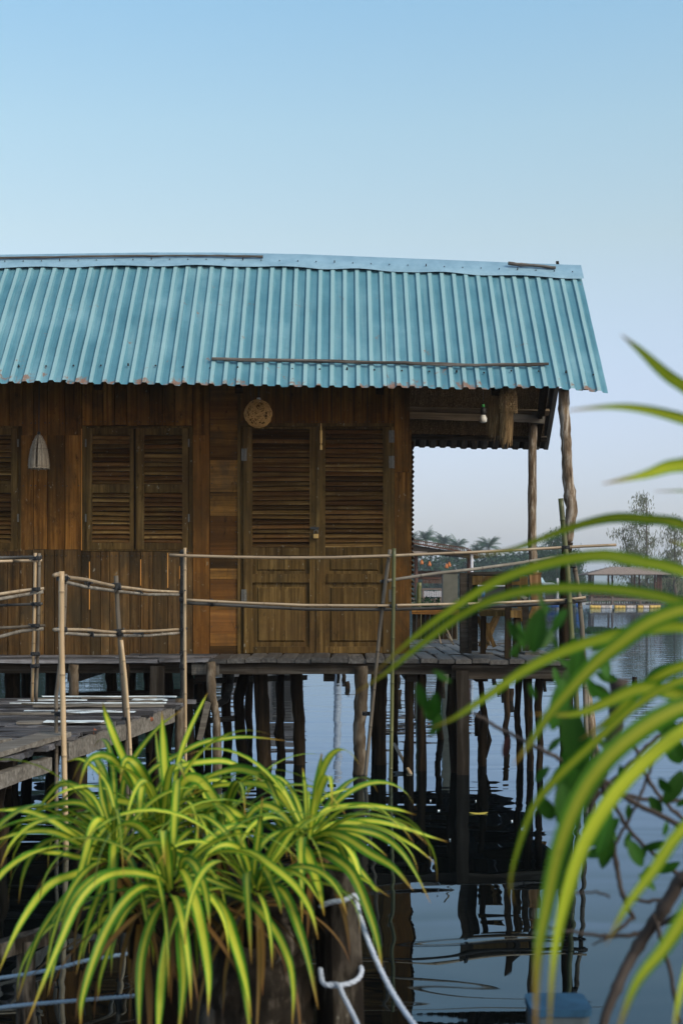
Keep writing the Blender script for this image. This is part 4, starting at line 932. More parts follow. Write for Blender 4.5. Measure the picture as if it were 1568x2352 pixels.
# ------------------------------------------------------------ far shore and hill
random.seed(31)
mb = MB(); n = 60; vs = []
for i in range(n + 1):
    x = -700 + 1400 * i / n
    vs += [(x, 213 + 4 * nz(x * .02), -.3), (x, 217 + 4 * nz(x * .02), .45), (x, 420, 1.2), (x, 2600, 3)]
mb.add(vs, [(4 * i + k, 4 * i + 4 + k, 4 * i + 5 + k, 4 * i + 1 + k) for i in range(n) for k in range(3)])
M['bank'] = plain('grassy_bank', (.055,.085,.03), .95, 0, .4, .3, .1)
tag(mb.build('far_bank', M['bank']), 'low green far bank of the river', kind='structure')
mb = MB(); vs = []; nx, ny = 90, 10
for j in range(ny + 1):
    for i in range(nx + 1):
        x = -600 + 3000 * i / nx; y = 2800 + 700 * j / ny; t = math.sin(math.pi * j / ny)
        h = 2 + t * (50 * math.exp(-((x - 900) / 320) ** 2) + 30 * math.exp(-((x - 500) / 170) ** 2) + 7 * nz(x * .006, y * .005))
        vs.append((x, y, h))
mb.add(vs, [(j * (nx + 1) + i, j * (nx + 1) + i + 1, (j + 1) * (nx + 1) + i + 1, (j + 1) * (nx + 1) + i) for j in range(ny) for i in range(nx)])
tag(mb.build('hills', M['bank'], None, True), 'pale hazy hill on the horizon', kind='structure')
# shrub belt
mb = MB()
for i in range(30000):
    x = U(-130, 110); y = U(222, 262); 
    top = (2.2 if x < 36 else .9) + 2.0 * abs(nz(x * .05, 1)) + (4.6 if x < 36 else 0) * (1 + .5 * nz(x * .1, 7))
    z = U(.2, 1) * top; s = U(.35, .9)
    a = rnd_dir() * s; b = rnd_dir() * s; p = Vector((x, y, z + .5)); mb.add([p, p + a, p + b], [(0,1,2)])
for i in range(9000):
    x = U(-130, 110); y = U(226, 250); z = U(.2, .85) * (2.0 + (4.2 if x < 36 else 0) * (1 + .5 * nz(x * .1, 7))); p = Vector((x, y, z)); s = U(.9, 1.7)
    mb.add([p, p + rnd_dir() * s, p + rnd_dir() * s], [(0,1,2)])
vs = []; nb_ = 160
for i in range(nb_ + 1):
    x = -140 + 260 * i / nb_; hh = ((4.6 if x < 36 else .9) * (1 + .5 * nz(x * .1, 7)) + 1.0 * abs(nz(x * .05, 1)) + .8 * nz(x * .9, 3)) * .9
    vs += [(x, 240 + nz(x * .4) * 2, 0), (x, 241 + nz(x * .7, 2) * 2, hh * .6), (x, 245, hh), (x, 256, 0)]
mb.add(vs, [(4 * i + k, 4 * i + 4 + k, 4 * i + 5 + k, 4 * i + 1 + k) for i in range(nb_) for k in range(3)])
tag(mb.build('shrub_belt', M['bush']), 'continuous belt of green shrubs along the far bank', 'shrubs', kind='stuff')
# palms
def palm(h, seed, lean):
    random.seed(seed)
    root = thing('palm_tree', (0, 0, 0), 'palm', 'palm tree')
    mb = MB(); top = Vector((lean, 0, h)); mb.tube([Vector((lean * (i / 8) ** 2, 0, h * i / 8)) for i in range(9)], [.22 - .09 * i / 8 for i in range(9)], 7); mb.build('trunk', M['bark'], root)
    mb = MB()
    for k in range(38):
        az = U(0, 6.283); e0 = U(.25, 1.55); L = U(2.6, 3.6); p = top.copy(); e = e0; d = Vector((math.cos(az), math.sin(az), 0)); sd_ = Vector((-math.sin(az), math.cos(az), 0)); vr = R()
        for i in range(12):
            q = p + (d * math.cos(e) + Vector((0, 0, math.sin(e)))) * L / 12; w_ = .95 * math.sin(math.pi * (i + 1.2) / 13.5) 
            for s in (-1, 1):
                for u_ in (0, .5):
                    m_ = p.lerp(q, u_); tip = m_ + sd_ * s * w_ * U(.75, 1) + (q - p) * 1.2 + Vector((0, 0, -w_ * .55))
                    mb.add([m_, m_ + (q - p) * .35, tip], [(0,1,2)], vr)
            p = q; e -= U(.06, .15)
    mb.build('crown', M['palm'], root); return root
protos = [palm(11, 1, .8), palm(11, 2, -1.0), palm(11, 3, .3)]
PL = [(977,1232,290,1.0,'tallest palm just right of the house corner'), (1009,1243,300,.95,'bushy palm second from the house corner'), (1036,1262,310,.9,'low palm between the bushy palm and the split-crowned one'), (1056,1248,300,1.0,'palm rising above the middle of the red roof rail'),
 (1091,1262,310,.9,'low palm just left of the lone tall palm'), (1119,1249,290,1.1,'lone tall palm in the middle of the gap between house and post'), (1153,1281,300,.9,'small palm right of the lone tall palm'), (1184,1280,295,1.0,'palm left of the veranda post'), (1207,1277,310,.9,'palm directly behind the thin veranda post'), (1236,1262,290,1.05,'palm right of the thin veranda post'), (950,1240,320,1,'palm peeking out at the very corner of the house wall')]
random.seed(3)
for i, (u, v, D, s, l) in enumerate(PL):
    o = protos[i] if i < 3 else copy_tree(protos[i % 3])
    p = P(u, v + 8, D); h = p.z / 11 ; o.location = (p.x, p.y, 0); o.scale = (s * .9, s * .9, h); o.rotation_euler.z = U(0, 6.2)
    tag(o, l, 'palm tree', 'palm trees on the far bank')
for k in range(18):      # lower palms filling the grove
    o = copy_tree(protos[k % 3]); D = U(255, 285); p = P(952 + k * 15.5 + U(-5, 5), U(1288, 1312), D); o.location = (p.x, p.y, 0); s = U(.8, 1.05); o.scale = (s, s, p.z / 11); o.rotation_euler.z = U(0, 6.2)
    tag(o, 'one of the low dark palms crowded together beneath the taller palms of the grove', 'palm tree', 'low palms of the far grove')
# casuarinas
def casuarina(name, u, D, top, half, lab, mat, seed, dens=1.0, lean=0.0, base=.12):
    random.seed(seed); b = P(u, VH, D); b.z = .2; H_ = P(u, top, D).z; hw = half / FPX * D
    root = thing(name, b, lab, 'tree', 'wispy trees on the far bank')
    tr = MB(); lf = MB(); ax = [b + Vector((lean * (i / 8) ** 1.5 + nz(i * .5, seed) * .25, 0, H_ * i / 8)) for i in range(9)]
    tr.tube(ax, [.16 * (1 - i / 8.6) + .02 for i in range(9)], 6)
    nb = int(34 * dens)
    for k in range(nb):
        t = base + (.97 - base) * k / nb + U(-.02, .02); i = min(7, int(t * 8)); s = ax[i].lerp(ax[i + 1], t * 8 - i)
        az = U(0, 6.283); L = hw * (1.15 - t) ** .6 * U(.5, 1.15); p = s.copy(); e = U(.3, .9); pts = [p.copy()]
        for j in range(7):
            az += U(-.35, .35); e += U(-.35, .22); p = p + Vector((math.cos(az) * math.cos(e), math.sin(az) * math.cos(e), math.sin(e))) * L / 6; pts.append(p.copy())
            if j < 1: continue
            for q in range(int(17 * dens)):
                c = p + Vector((random.gauss(0, .38), random.gauss(0, .38), random.gauss(0, .30)))
                l = U(.18, .45); w_ = U(.012, .03) * D / 140
                if c.z < b.z + .9: continue
                d = Vector((U(-.5, .5), U(-.5, .5), -1)).normalized() * l
                lf.add([c + Vector((-w_, 0, 0)), c + Vector((w_, 0, 0)), c + d + Vector((w_ * .5, 0, 0)), c + d * .6 + Vector((-w_ * 2, 0, 0))], [(0,1,2,3)])
        tr.tube(pts, [.045 * (1 - x / 8) + .012 for x in range(8)], 4, cap=False)
    tr.build('trunk', M['bark'], root); lf.build('crown', mat, root)
casuarina('casuarina_tree', 1484, 140, 1138, 74, 'tallest wispy tree, behind the floating pavilion', M['casu'], 7, .72)
casuarina('casuarina_tree', 1455, 142, 1215, 58, 'wispy tree leaning left above the left half of the pavilion', M['casu'], 9, .62, -1.2)
casuarina('casuarina_tree', 1548, 138, 1195, 56, 'wispy brownish tree at the right edge of the photo', M['casu'], 12, .7)
casuarina('casuarina_tree', 1277, 150, 1228, 40, 'dark thin-topped tree partly hidden by the big wobbly post', M['casu2'], 15, 1.0, base=.05)
casuarina('casuarina_tree', 1318, 152, 1275, 34, 'small dark rounded tree just right of the big wobbly post', M['casu2'], 17, 1.1, base=.05)
casuarina('casuarina_tree', 1252, 155, 1270, 30, 'low dark tree left of the big wobbly post', M['casu2'], 19, 1.0, base=.05)
casuarina('broadleaf_tree', 1540, 150, 1295, 40, 'low green tree over the dark shed at the right edge', M['bush'], 23, .9, base=.02)
casuarina('broadleaf_tree', 60, 70, 1080, 190, 'dense dark tree behind the house, mirrored under the left end of the deck', M['casu2'], 27, 2.4, base=.03)
casuarina('broadleaf_tree', 330, 66, 1110, 170, 'dense dark tree behind the house, mirrored in the water left of the pale rough stilt', M['casu2'], 29, 2.4, base=.03)
# floating pavilion
random.seed(41)
GD = 130
def g(u, v, dy=0): return P(u, v, GD + dy)
gz = thing('floating_pavilion', g(1435, 1397), 'open thatched pavilion floating on yellow and white barrels on the far water', 'pavilion')
M['gthatch'] = plain('pavilion_thatch', (.24,.19,.165), .95, 0, .35, 6, .1); M['gred'] = plain('reddish_timber', (.09,.042,.028), .8, 0, .35, 5, .2)
M['gtim'] = plain('brown_timber', (.13,.10,.085), .8, 0, .3, 5, .2)
mb = MB(); a0, a1, r0, r1 = g(1343, 0).x, g(1533, 0).x, g(1406, 0).x, g(1474, 0).x; ez, rz_ = g(0, 1319).z, g(0, 1302).z
N_ = 7
for j in range(N_):
    t0, t1 = j / N_, (j + 1) / N_ + .02
    def ring(t, dz=0):
        x0 = a0 + (r0 - a0) * t; x1 = a1 + (r1 - a1) * t; y0 = GD - 1.4 + 1.4 * t; y1 = GD + 5 - 3.4 * t; z = ez + (rz_ - ez) * t + dz
        return [(x0, y0, z), (x1, y0, z), (x1, y1, z), (x0, y1, z)]
    A = ring(t0, .05); B = ring(min(1, t1)); C = ring(t0, -.05)
    mb.add(A + B + C, [(0,1,5,4), (1,2,6,5), (2,3,7,6), (3,0,4,7), (8,9,1,0), (9,10,2,1), (10,11,3,2), (11,8,0,3)])
mb.add(ring(1), [(0,1,2,3)]); mb.build('thatched_roof', M['gthatch'], gz)
for u in (1351.5, 1356, 1361, 1396, 1405, 1456, 1467, 1503, 1509, 1513, 1517):
    mb = MB(); dy = U(0, 3.5); mb.tube([g(u, 1319, dy), g(u + U(-1, 1), 1380, dy)], .09, 6); mb.build('post', M['gred'], gz)
mb = MB()
for i in range(46): mb.board(g(1358 + i * 3.4, 1361, 0), g(1358 + i * 3.4, 1376, 0), .05, .05, (0, 1, 0), 1, 0, R())
for v in (1361, 1368, 1375): mb.board(g(1352, v, -.04), g(1518, v, -.04), .05, .08, (0, 0, 1), 2, .003)
for i in range(30): mb.board(g(1358 + i * 5, 1362, 3.5), g(1358 + i * 5, 1376, 3.5), .07, .05, (0, 1, 0), 1, 0, R())
mb.build('railing', M['gred'], gz)
mb = MB(); mb.board(g(1346, 1378.5, 1), g(1524, 1378.5, 1), 4, .16, (0, 0, 1), 4, .02); mb.board(g(1356, 1376, -1.3), g(1472, 1376, -1.3), .12, .12)
for u in (1358, 1406, 1470): mb.board(g(u, 1370, -1.35), g(u, 1388, -1.35), .16, .12, (0, 1, 0))
mb.board(g(1352, 1388, 1), g(1520, 1388, 1), 4, .12, (0, 0, 1), 4, .02)
for i in range(30): mb.board(g(1352 + i * 5.6, 1379, 3), g(1352 + i * 5.6, 1388, 3), .1, .05, (0, 1, 0), 1, 0, R())
mb.build('platform', M['gtim'], gz)
M['ybar'] = plain('yellow_barrel_paint', (.62,.40,.09), .5, 0, .15); M['wbar'] = plain('whitish_barrel_paint', (.60,.50,.45), .5, 0, .15); M['bbar'] = plain('blue_barrel_paint', (.02,.09,.32), .45, 0, .2)
def barrel(parent, u0, u1, v0, v1, D, mat, name='barrel'):
    a = P(u0, (v0 + v1) / 2, D); b = P(u1, (v0 + v1) / 2, D); r = (v1 - v0) / 2 / FPX * D
    mb = MB(); mb.tube([a.lerp(b, t) for t in (0, .03, .3, .33, .36, .64, .67, .70, .97, 1)], [r * k for k in (.8, .96, 1, .9, 1, 1, .9, 1, .96, .8)], 12); return mb.build(name, mat, parent, True)
for u0, u1, c_ in ((1353.6,1378,'y'),(1379,1403.7,'w'),(1409.5,1434.5,'y'),(1436,1458.7,'w'),(1462.6,1475,'y'),(1476,1488,'w'),(1490,1515,'y')):
    barrel(gz, u0, u1, 1388.5, 1399, GD - .8, M[c_ + 'bar'])
# fences and sheds of the fish farms
M['pale'+'f'] = plain('pale_corrugated_sheet', (.42,.40,.42), .6, 0, .2, 3); M['slate'] = plain('grey_metal_roof', (.16,.19,.21), .5, 0, .2, 2); M['dkgreen'] = plain('dark_green_boards', (.02,.05,.035), .8, 0, .4, 2)
M['bluewhite'] = plain('pale_blue_metal_roof', (.38,.50,.52), .5, 0, .2, 3)
def stakes(name, u0, u1, v0, v1, D, mat, lab, step=3.0):
    root = thing(name, P((u0 + u1) / 2, v1, D), lab, 'fence'); mb = MB(); u = u0
    while u < u1: mb.board(P(u, v0 + U(-1, 1), D), P(u, v1, D), step * .62 / FPX * D, .05, (0, 1, 0), 1, 0, R()); u += step
    mb.build('stake', M[mat], root); mb = MB()
    for v in (v0 + 3, v1 - 4): mb.board(P(u0 - 1, v, D + .06), P(u1 + 1, v, D + .06), .1, .06)
    mb.build('rail', M['gtim'], root); return root
stakes('stake_fence', 1314, 1352, 1347, 1369, 160, 'palef', 'pale stake fence on the water left of the floating pavilion')
stakes('stake_fence', 1330, 1520, 1383, 1394, 165, 'palef', 'low pale net fence on the water behind the barrels of the pavilion', 3.4)
stakes('stake_fence', 951, 1016, 1311, 1331, 46, 'gred', 'brown stake fence behind the red bench near the house corner', 3.5)
stakes('low_fence', 975, 1018, 1358, 1371, 44, 'palef', 'low white fence below the red bench', 4)
def shed(name, u0, u1, vr0, vr1, vb, D, dep, roofm, wallm, lab, cat='shed', pitch=.8, parts=True):
    a = P(u0, vr1, D); b = P(u1, vr1, D); zt = a.z; rt = P(u0, vr0, D).z; zb_ = max(.12, P(u0, vb, D).z)
    root = thing(name, ((a.x + b.x) / 2, D, zb_), lab, cat)
    mb = MB(); mb.box(a.x + .2, b.x - .2, D + .2, D + dep, zb_, zt - .02); mb.build('wall', M[wallm], root)
    mb = MB(); x0, x1, y0, y1 = a.x, b.x, D - .2, D + dep + .3; ym = (y0 + y1) / 2
    mb.add([(x0, y0, zt), (x1, y0, zt), (x1 - pitch, ym, rt), (x0 + pitch, ym, rt), (x1, y1, zt), (x0, y1, zt), (x0, y0, zt - .08), (x1, y0, zt - .08)], [(0,1,2,3), (3,2,4,5), (6,7,1,0), (0,3,5), (1,4,2)]); mb.build('roof', M[roofm], root)
    mb = MB(); mb.box((a.x + b.x) / 2 - .4, (a.x + b.x) / 2 + .4, D + .15, D + .2, zb_, zb_ + (zt - zb_) * .75); mb.build('door', M['interior'], root)
    mb = MB(); mb.box(x0 - .5, x1 + .5, D - 1, D + dep + 1, zb_ - .1, zb_ + .0); mb.build('float_deck', M['gtim'], root)
    return root
shed('shed', 1456, 1600, 1329, 1338, 1380, 165, 5, 'slate', 'dkgreen', 'long dark green shed with a grey metal roof at the right edge')
shed('shed', 1236, 1253, 1326, 1343, 1372, 120, 3, 'bluewhite', 'palef', 'small shed with a pale blue metal roof left of the big post', pitch=.1)
shed('shed', 1247, 1278, 1338, 1344, 1376, 118, 3, 'palef', 'palef', 'grey corrugated shed directly left of the big wobbly post', pitch=.1)
shed('shed', 1092, 1214, 1340, 1344, 1380, 100, 4, 'palef', 'interior', 'dark open shed with a thin pale roof edge seen behind the table', pitch=.2)
shed('shed', 592, 702, 1130, 1180, 1383, 62, 3, 'gtim', 'gtim', 'brown hut whose reflection ripples in the water under the deck', pitch=.3)
shed('shed', 330, 560, 1215, 1245, 1383, 75, 4, 'gthatch', 'gtim', 'long low hut reflected in the water under the left half of the deck', pitch=.6)
def polep(u, v0, D, w_, lab):
    mb = MB(); p = P(u, v0, D); mb.tube([p, Vector((p.x, p.y, 0))], w_, 8); o = mb.build('white_pole', M['palef'], None, True, (p.x, p.y, 0)); tag(o, lab, 'pole')
polep(775, 1080, 62, .16, 'tall white pole reflected as a bright streak under the door'); polep(1279.5, 1328, 118, .09, 'thin white pole left of the big wobbly post'); polep(1083, 1273, 45, .045, 'white post under the right end of the red roof rail')
for (u0, u1, v0, v1, D, l) in ((1255,1282,1387,1396,118,'blue barrel floating below the grey corrugated shed'), (1322,1335,1384,1396,115,'blue barrel floating just left of the pavilion'), (1553,1575,1388,1397,135,'blue barrel floating at the right edge of the photo'), (1105,1112,1352,1372,99,'blue barrel inside the dark open shed'), (1190,1210,1392,1399,100,'blue barrel floating left of the tan veranda post')):
    o = barrel(None, u0, u1, v0, v1, D, M['bbar'], 'barrel'); tag(o, l, 'barrel', 'blue barrels of the fish farms')
o = None
# open hut with red rail close behind the house corner
HD = 45
pv = thing('open_hut', P(1010, 1385, HD), 'open dark hut with a sloping red railed roof behind the house corner', 'hut')
def h_(u, v, dy=0): return P(u, v, HD + dy)
mb = MB(); A = [h_(880, 1240), h_(1099, 1276), h_(1099, 1283), h_(880, 1258)]; B = [p + Vector((0, 4, .1)) for p in A]
mb.add(A + B, [(0,1,2,3), (7,6,5,4), (0,4,5,1), (2,1,5,6), (3,2,6,7)]); mb.build('roof', M['interior'], pv)
mb = MB(); mb.board(h_(880, 1236, -.05), h_(1096, 1273, -.05), .05, .05)
mb.board(h_(880, 1229, -.05), h_(1075, 1260, -.05), .03, .03)
for i in range(40): u = 885 + i * 5; mb.board(h_(u, 1229 + (u - 880) * .16, -.05), h_(u + 2, 1238 + (u - 880) * .17, -.05), .02, .02, (0, 1, 0))
mb.build('roof_rail', M['gred'], pv)
mb = MB(); mb.board(h_(880, 1266, .5), h_(977, 1272, .5), 1.0, .12, (0, 0, 1), 6, .03); mb.build('thatch_edge', M['gthatch'], pv)
for u in (955, 1076): mb = MB(); mb.tube([h_(u, 1262, .4), h_(u, 1378, .4)], .06, 8); mb.build('post', M['gred'], pv)
mb = MB(); mb.board(h_(900, 1379, 1.5), h_(1092, 1379, 1.5), 4, .12)
for u in (960, 1010, 1060): mb.board(h_(u, 1380, .3), Vector((h_(u, 0).x, HD + .3, -.1)), .1, .1, (0, 1, 0))
mb.build('floor', M['gtim'], pv)
M['terracotta'] = plain('orange_shade', (.50,.16,.05), .7, 0, .2)
for (u, v, l) in ((968,1291,'orange cone lamp nearest the house corner'), (986,1295,'orange cone lamp second from the house corner'), (1025,1300,'lower of the two close orange cone lamps'), (1031,1296,'upper of the two close orange cone lamps')):
    c = h_(u, v, .2); o = thing('cone_lamp', c, l, 'lamp', 'orange cone lamps in the open hut'); mb = MB(); mb.tube([c + Vector((0, 0, .08)), c, c + Vector((0, 0, -.07))], [.015, .05, .062], 10); mb.build('shade', M['terracotta'], o, True)
    mb = MB(); mb.tube([c + Vector((0, 0, .07)), c + Vector((0, 0, .35))], .008, 5); mb.build('cord', M['black'], o)
be = thing('bench', h_(993, 1355), 'reddish slatted bench in the open hut', 'bench')
mb = MB()
for i in range(12): mb.board(h_(972 + i * 3.8, 1328, .4), h_(972 + i * 3.8, 1340, .4), .035, .02, (0, 1, 0), 1, 0, R())
mb.board(h_(971, 1328, .38), h_(1016, 1328, .38), .04, .04); mb.build('backrest', M['gred'], be)
mb = MB(); mb.board(h_(968, 1353, .2), h_(1018, 1353, .2), .5, .05); mb.build('seat', M['gtim'], be)
for u in (972, 1012): mb = MB(); mb.board(h_(u, 1353), h_(u, 1377), .08, .08, (0, 1, 0)); mb.build('leg', M['gtim'], be)
M['concrete'] = plain('lichened_concrete', (.085,.08,.062), .9, 0, .5, 7)
mb = MB(); a = P(1016, 1316, 22); b = P(1052, 1316, 22); mb.box(a.x, b.x, 22, 22.25, -.1, a.z, .5, .01); mb.box(a.x - .01, b.x + .01, 21.99, 22.26, a.z, a.z + .02, .5, .004); o = mb.build('concrete_pillar', M['concrete'], None, False, (a.x, 22, 0)); tag(o, 'grey lichened concrete pillar standing beyond the deck beside the table', 'pillar')
post('mossy_post', [(962,1338,15.8,12),(960,1380,15.8,13),(963,1440,15.8,12),(962,1470,15.8,14),(962,1700,15.8,15)], M['bgreen'], None); o = bpy.data.objects['mossy_post']; tag(o, 'mossy green post standing just right of the house corner', 'post')
o.data.transform(Matrix.Translation(-P(962, 1660, 15.8))); o.location = P(962, 1660, 15.8)
lf_ = thing('board_fence', P(1000, 1460, 15.45), 'low dark brown board fence at the far edge of the deck', 'fence')
mb = MB()
for i in range(10): mb.board(P(951 + i * 10.2, 1402 + U(-3, 3), 15.4), P(951 + i * 10.2, 1468, 15.4), .042, .02, (0, 1, 0), 1, .002, R())
mb.build('boards', M['stilt'], lf_); mb = MB(); mb.board(P(945, 1404, 15.36), P(1054, 1406, 15.36), .03, .06, (0, 0, 1), 3, .002, .9); mb.build('top_rail', M['panel'], lf_)
mb = MB()
for i in range(260):
    p = P(U(948, 1010), U(1374, 1398), U(15.9, 16.4)); s = U(.02, .05); mb.add([p, p + rnd_dir() * s, p + rnd_dir() * s], [(0,1,2)])
o = mb.build('leafy_plant', M['bush'], None, False, P(980, 1395, 16)); tag(o, 'low leafy green plant over the board fence beside the house corner', 'plant')
# air
def hazebox():
    mb = MB(); mb.box(-720, 2450, -12, 3600, -1.5, 75, .5); 
    m = bpy.data.materials.new('haze'); m.use_nodes = True; nt = m.node_tree; nt.nodes.remove(nt.nodes['Principled BSDF'])
    v = nt.nodes.new('ShaderNodeVolumePrincipled'); v.inputs['Color'].default_value = (.80, .88, 1, 1); v.inputs['Density'].default_value = HAZE; v.inputs['Anisotropy'].default_value = 0
    nt.links.new(v.outputs[0], nt.nodes['Material Output'].inputs['Volume'])
    o = mb.build('haze', m); tag(o, 'thin haze over the river', kind='stuff'); 
if HAZE > 0: hazebox()
# ------------------------------------------------------------ foreground plants
def crom(pts, n):
    P4 = [pts[0] * 2 - pts[1]] + pts + [pts[-1] * 2 - pts[-2]]; out = []
    S_ = len(pts) - 1
    for k in range(n + 1):
        t = k / n * S_; i = min(int(t), S_ - 1); f = t - i; a, b, c, d = P4[i:i + 4]
        out.append(.5 * ((2 * b) + (c - a) * f + (2 * a - 5 * b + 4 * c - d) * f * f + (3 * b - a - 3 * c + d) * f ** 3))
    return out
CAMP = Vector((0, 0, CH))
def blade(mb, pts, w, side=None, n=18, face=.75, twist=0.0, var=None, mark=0.0, fold=.28, w0=.55):
    q = crom([Vector(p) for p in pts], n); m = len(q); vs = []; va = []; vb = []; prev = None
    for i, p in enumerate(q):
        t = i / (m - 1); T = (q[min(i + 1, m - 1)] - q[max(i - 1, 0)]).normalized()
        if side is None:
            s1 = T.cross((p - CAMP).normalized())
            if s1.length < 1e-4: s1 = Vector((1, 0, 0))
            s1.normalize(); s2 = T.cross(Vector((0, 0, 1)))
            if s2.length < .05: s2 = s1
            s2.normalize()
            if s1.dot(s2) < 0: s2 = -s2
            s = (s1 * face + s2 * (1 - face)).normalized()
        else: s = (side - T * side.dot(T)).normalized()
        nn = T.cross(s).normalized()
        if twist: a = twist * (t - .2); s, nn = s * math.cos(a) + nn * math.sin(a), nn * math.cos(a) - s * math.sin(a)
        if prev and prev.dot(s) < 0: s = -s; nn = -nn
        prev = s
        if nn.z < 0 and False: nn = -nn
        ww = (1 + .10 * nz(t * 5, w * 999, p.x * 3)) * w / 2 * (w0 + (1 - w0) * min(1, t / .3)) * max(.0, 1 - max(0, (t - .45) / .55) ** 1.7) + .0003
        for a in (-1, -.5, 0, .5, 1):
            h = (abs(a) ** 1.3 - .5) * fold * ww
            vs.append(p + s * (a * ww) + nn * h); va.append(a); vb.append(t)
    fs = [(i * 5 + k, i * 5 + k + 1, i * 5 + 6 + k, i * 5 + 5 + k) for i in range(m - 1) for k in range(4)]
    mb.add(vs, fs, var, mark, va, vb)
def rosette(mb, c, n, L0, L1, w0, w1, azr=(0, 6.283), e0=(.5, 1.45), drop=2.6, mark=0.0):
    for i in range(n):
        az = azr[0] + (azr[1] - azr[0]) * (i + R()) / n; e = U(*e0); L = U(L0, L1); d = Vector((math.cos(az), math.sin(az), 0)); p = Vector(c) + d * .01 + Vector((0, 0, U(-.02, .02))); pts = [p.copy()]
        dr = drop * U(.7, 1.2); wob = U(-.4, .4)
        for k in range(8):
            e -= dr / 8 * (.4 + 1.2 * k / 8); e = max(e, -1.5); az += wob / 8; d = Vector((math.cos(az), math.sin(az), 0))
            p = p + (d * math.cos(e) + Vector((0, 0, math.sin(e)))) * L / 8; pts.append(p.copy())
        if any(q.y < 1.6 for q in pts): continue
        sd_ = Vector((-math.sin(az), math.cos(az), U(-.5, .5)))
        blade(mb, pts, U(w0, w1), sd_, 15, twist=U(-.7, .7), mark=mark)
def plant(cu, cv, D, lab, leaves, nfill, Lr=(.28, .46), extra=None, e0=(.35, 1.45)):
    c = P(cu, cv, D); root = thing('striped_leaf_plant', c, lab, 'plant', 'striped plants growing on the old logs')
    mb = MB()
    for pts, w_, dd in leaves:
        n = len(pts); mb_pts = []
        for i, (u, v) in enumerate(pts): mb_pts.append(P(u, v, D + dd * (i / (n - 1)) ** .8 + .03 * nz(i, u * .1)))
        blade(mb, mb_pts, w_ * .94 / FPX * (D + dd * .5), None, 20, U(.6, .95), U(-.35, .35))
    rosette(mb, c, int(nfill * .62), Lr[0], Lr[1] * 1.15, .014, .024, e0=e0, drop=2.3)
    mb.build('leaves', M['leaf'], root, True)
    mb = MB(); rosette(mb, c + Vector((0, 0, -.02)), 14, .15, .40, .008, .018, e0=(-.9, .1), drop=1.2, mark=.9); mb.build('withered_leaves', M['leaf'], root, True)
    mb = MB(); mb.tube([c + Vector((0, 0, -.12)), c + Vector((0, 0, -.04)), c + Vector((0, 0, .03))], [.025, .022, .01], 8, None, None, .3); mb.build('crown_base', M['stilt'], root, True)
    return root
random.seed(77)
A_ = [([(388,2044),(330,2036),(275,2084),(227,2175),(190,2292),(185,2360)],24,-.35), ([(388,2033),(359,2014),(293,2003),(234,2018),(183,2069),(139,2164),(103,2249),(58,2362)],23,-.4),
 ([(381,2062),(351,2109),(326,2194),(320,2293),(321,2400)],23,-.25), ([(392,2073),(388,2146),(373,2238),(366,2330),(360,2420)],25,-.25), ([(428,2065),(417,2128),(421,2201),(421,2274),(408,2400)],30,-.3),
 ([(406,1981),(432,2021),(454,2091),(472,2183),(480,2256),(478,2336)],27,-.3), ([(399,2000),(399,1955),(377,1937),(340,1937),(311,1948),(290,1981)],19,-.2), ([(412,2010),(421,1974),(447,1985),(469,2036),(478,2086),(482,2130)],22,-.3),
 ([(380,2060),(330,2060),(280,2110),(235,2230),(225,2300)],15,-.1), ([(395,2047),(370,1985),(350,1950)],12,0), ([(385,2030),(345,1975),(318,1960)],10,.05)]
B_ = [([(268,1925),(262,1945),(260,1999),(256,2073),(252,2110)],25,-.25), ([(260,1915),(234,1882),(212,1901),(198,1956),(183,2007),(165,2054)],20,-.25), ([(250,1960),(198,1945),(128,1912),(55,1912),(-25,1935)],17,-.15),
 ([(245,1950),(183,1926),(110,1879),(37,1860),(-40,1866)],15,-.1), ([(250,1975),(190,1970),(128,1959),(55,1963),(-15,2030)],16,-.2), ([(245,1985),(176,2007),(110,2036),(44,2128),(-10,2250)],22,-.3),
 ([(258,1960),(250,1895),(234,1830),(228,1765)],17,.05), ([(262,1960),(225,2060),(200,2130),(175,2240)],17,-.3), ([(250,1930),(170,1885),(90,1880),(20,1895),(-30,1920)],14,.05), ([(255,1930),(200,1850),(120,1850),(60,1880),(-10,1960)],16,.1),
 ([(270,1930),(262,1850),(240,1790),(190,1745),(150,1750)],12,.1), ([(255,1920),(215,1830),(150,1800),(110,1830),(60,1900)],14,.15), ([(240,1990),(170,2040),(90,2150),(40,2300)],18,-.2), ([(250,1990),(190,2060),(140,2160),(110,2290)],16,-.2)]
C_ = [([(393,1895),(381,1786),(375,1698),(372,1633)],21,0), ([(378,1895),(346,1815),(324,1771),(300,1745),(285,1752),(276,1800)],26,-.1), ([(293,1900),(281,1830),(300,1755),(360,1675),(415,1632)],14,.05), ([(340,1880),(310,1790),(284,1740),(262,1690),(243,1639),(236,1612)],20,-.05),
 ([(330,1850),(284,1774),(256,1742),(225,1736),(199,1756),(180,1815)],22,-.1), ([(330,1820),(346,1771),(402,1738),(460,1708),(519,1696),(578,1693),(654,1701)],14,.15), ([(350,1830),(402,1765),(490,1748),(534,1753),(572,1774),(607,1795)],15,.1),
 ([(400,1880),(420,1800),(455,1790),(490,1830),(520,1880),(530,1920)],27,-.1), ([(385,1900),(408,1760),(430,1690),(460,1625),(478,1590)],13,.1), ([(375,1900),(360,1840),(330,1800),(322,1870),(330,1960)],20,-.1), ([(370,1890),(372,1800),(362,1720),(357,1672)],11,.1), ([(395,1900),(440,1860),(500,1850),(560,1880),(600,1930)],20,-.1),
 ([(350,1900),(310,1850),(250,1840),(205,1870),(170,1930)],18,0), ([(340,1880),(290,1840),(225,1850),(190,1900)],15,.1)]
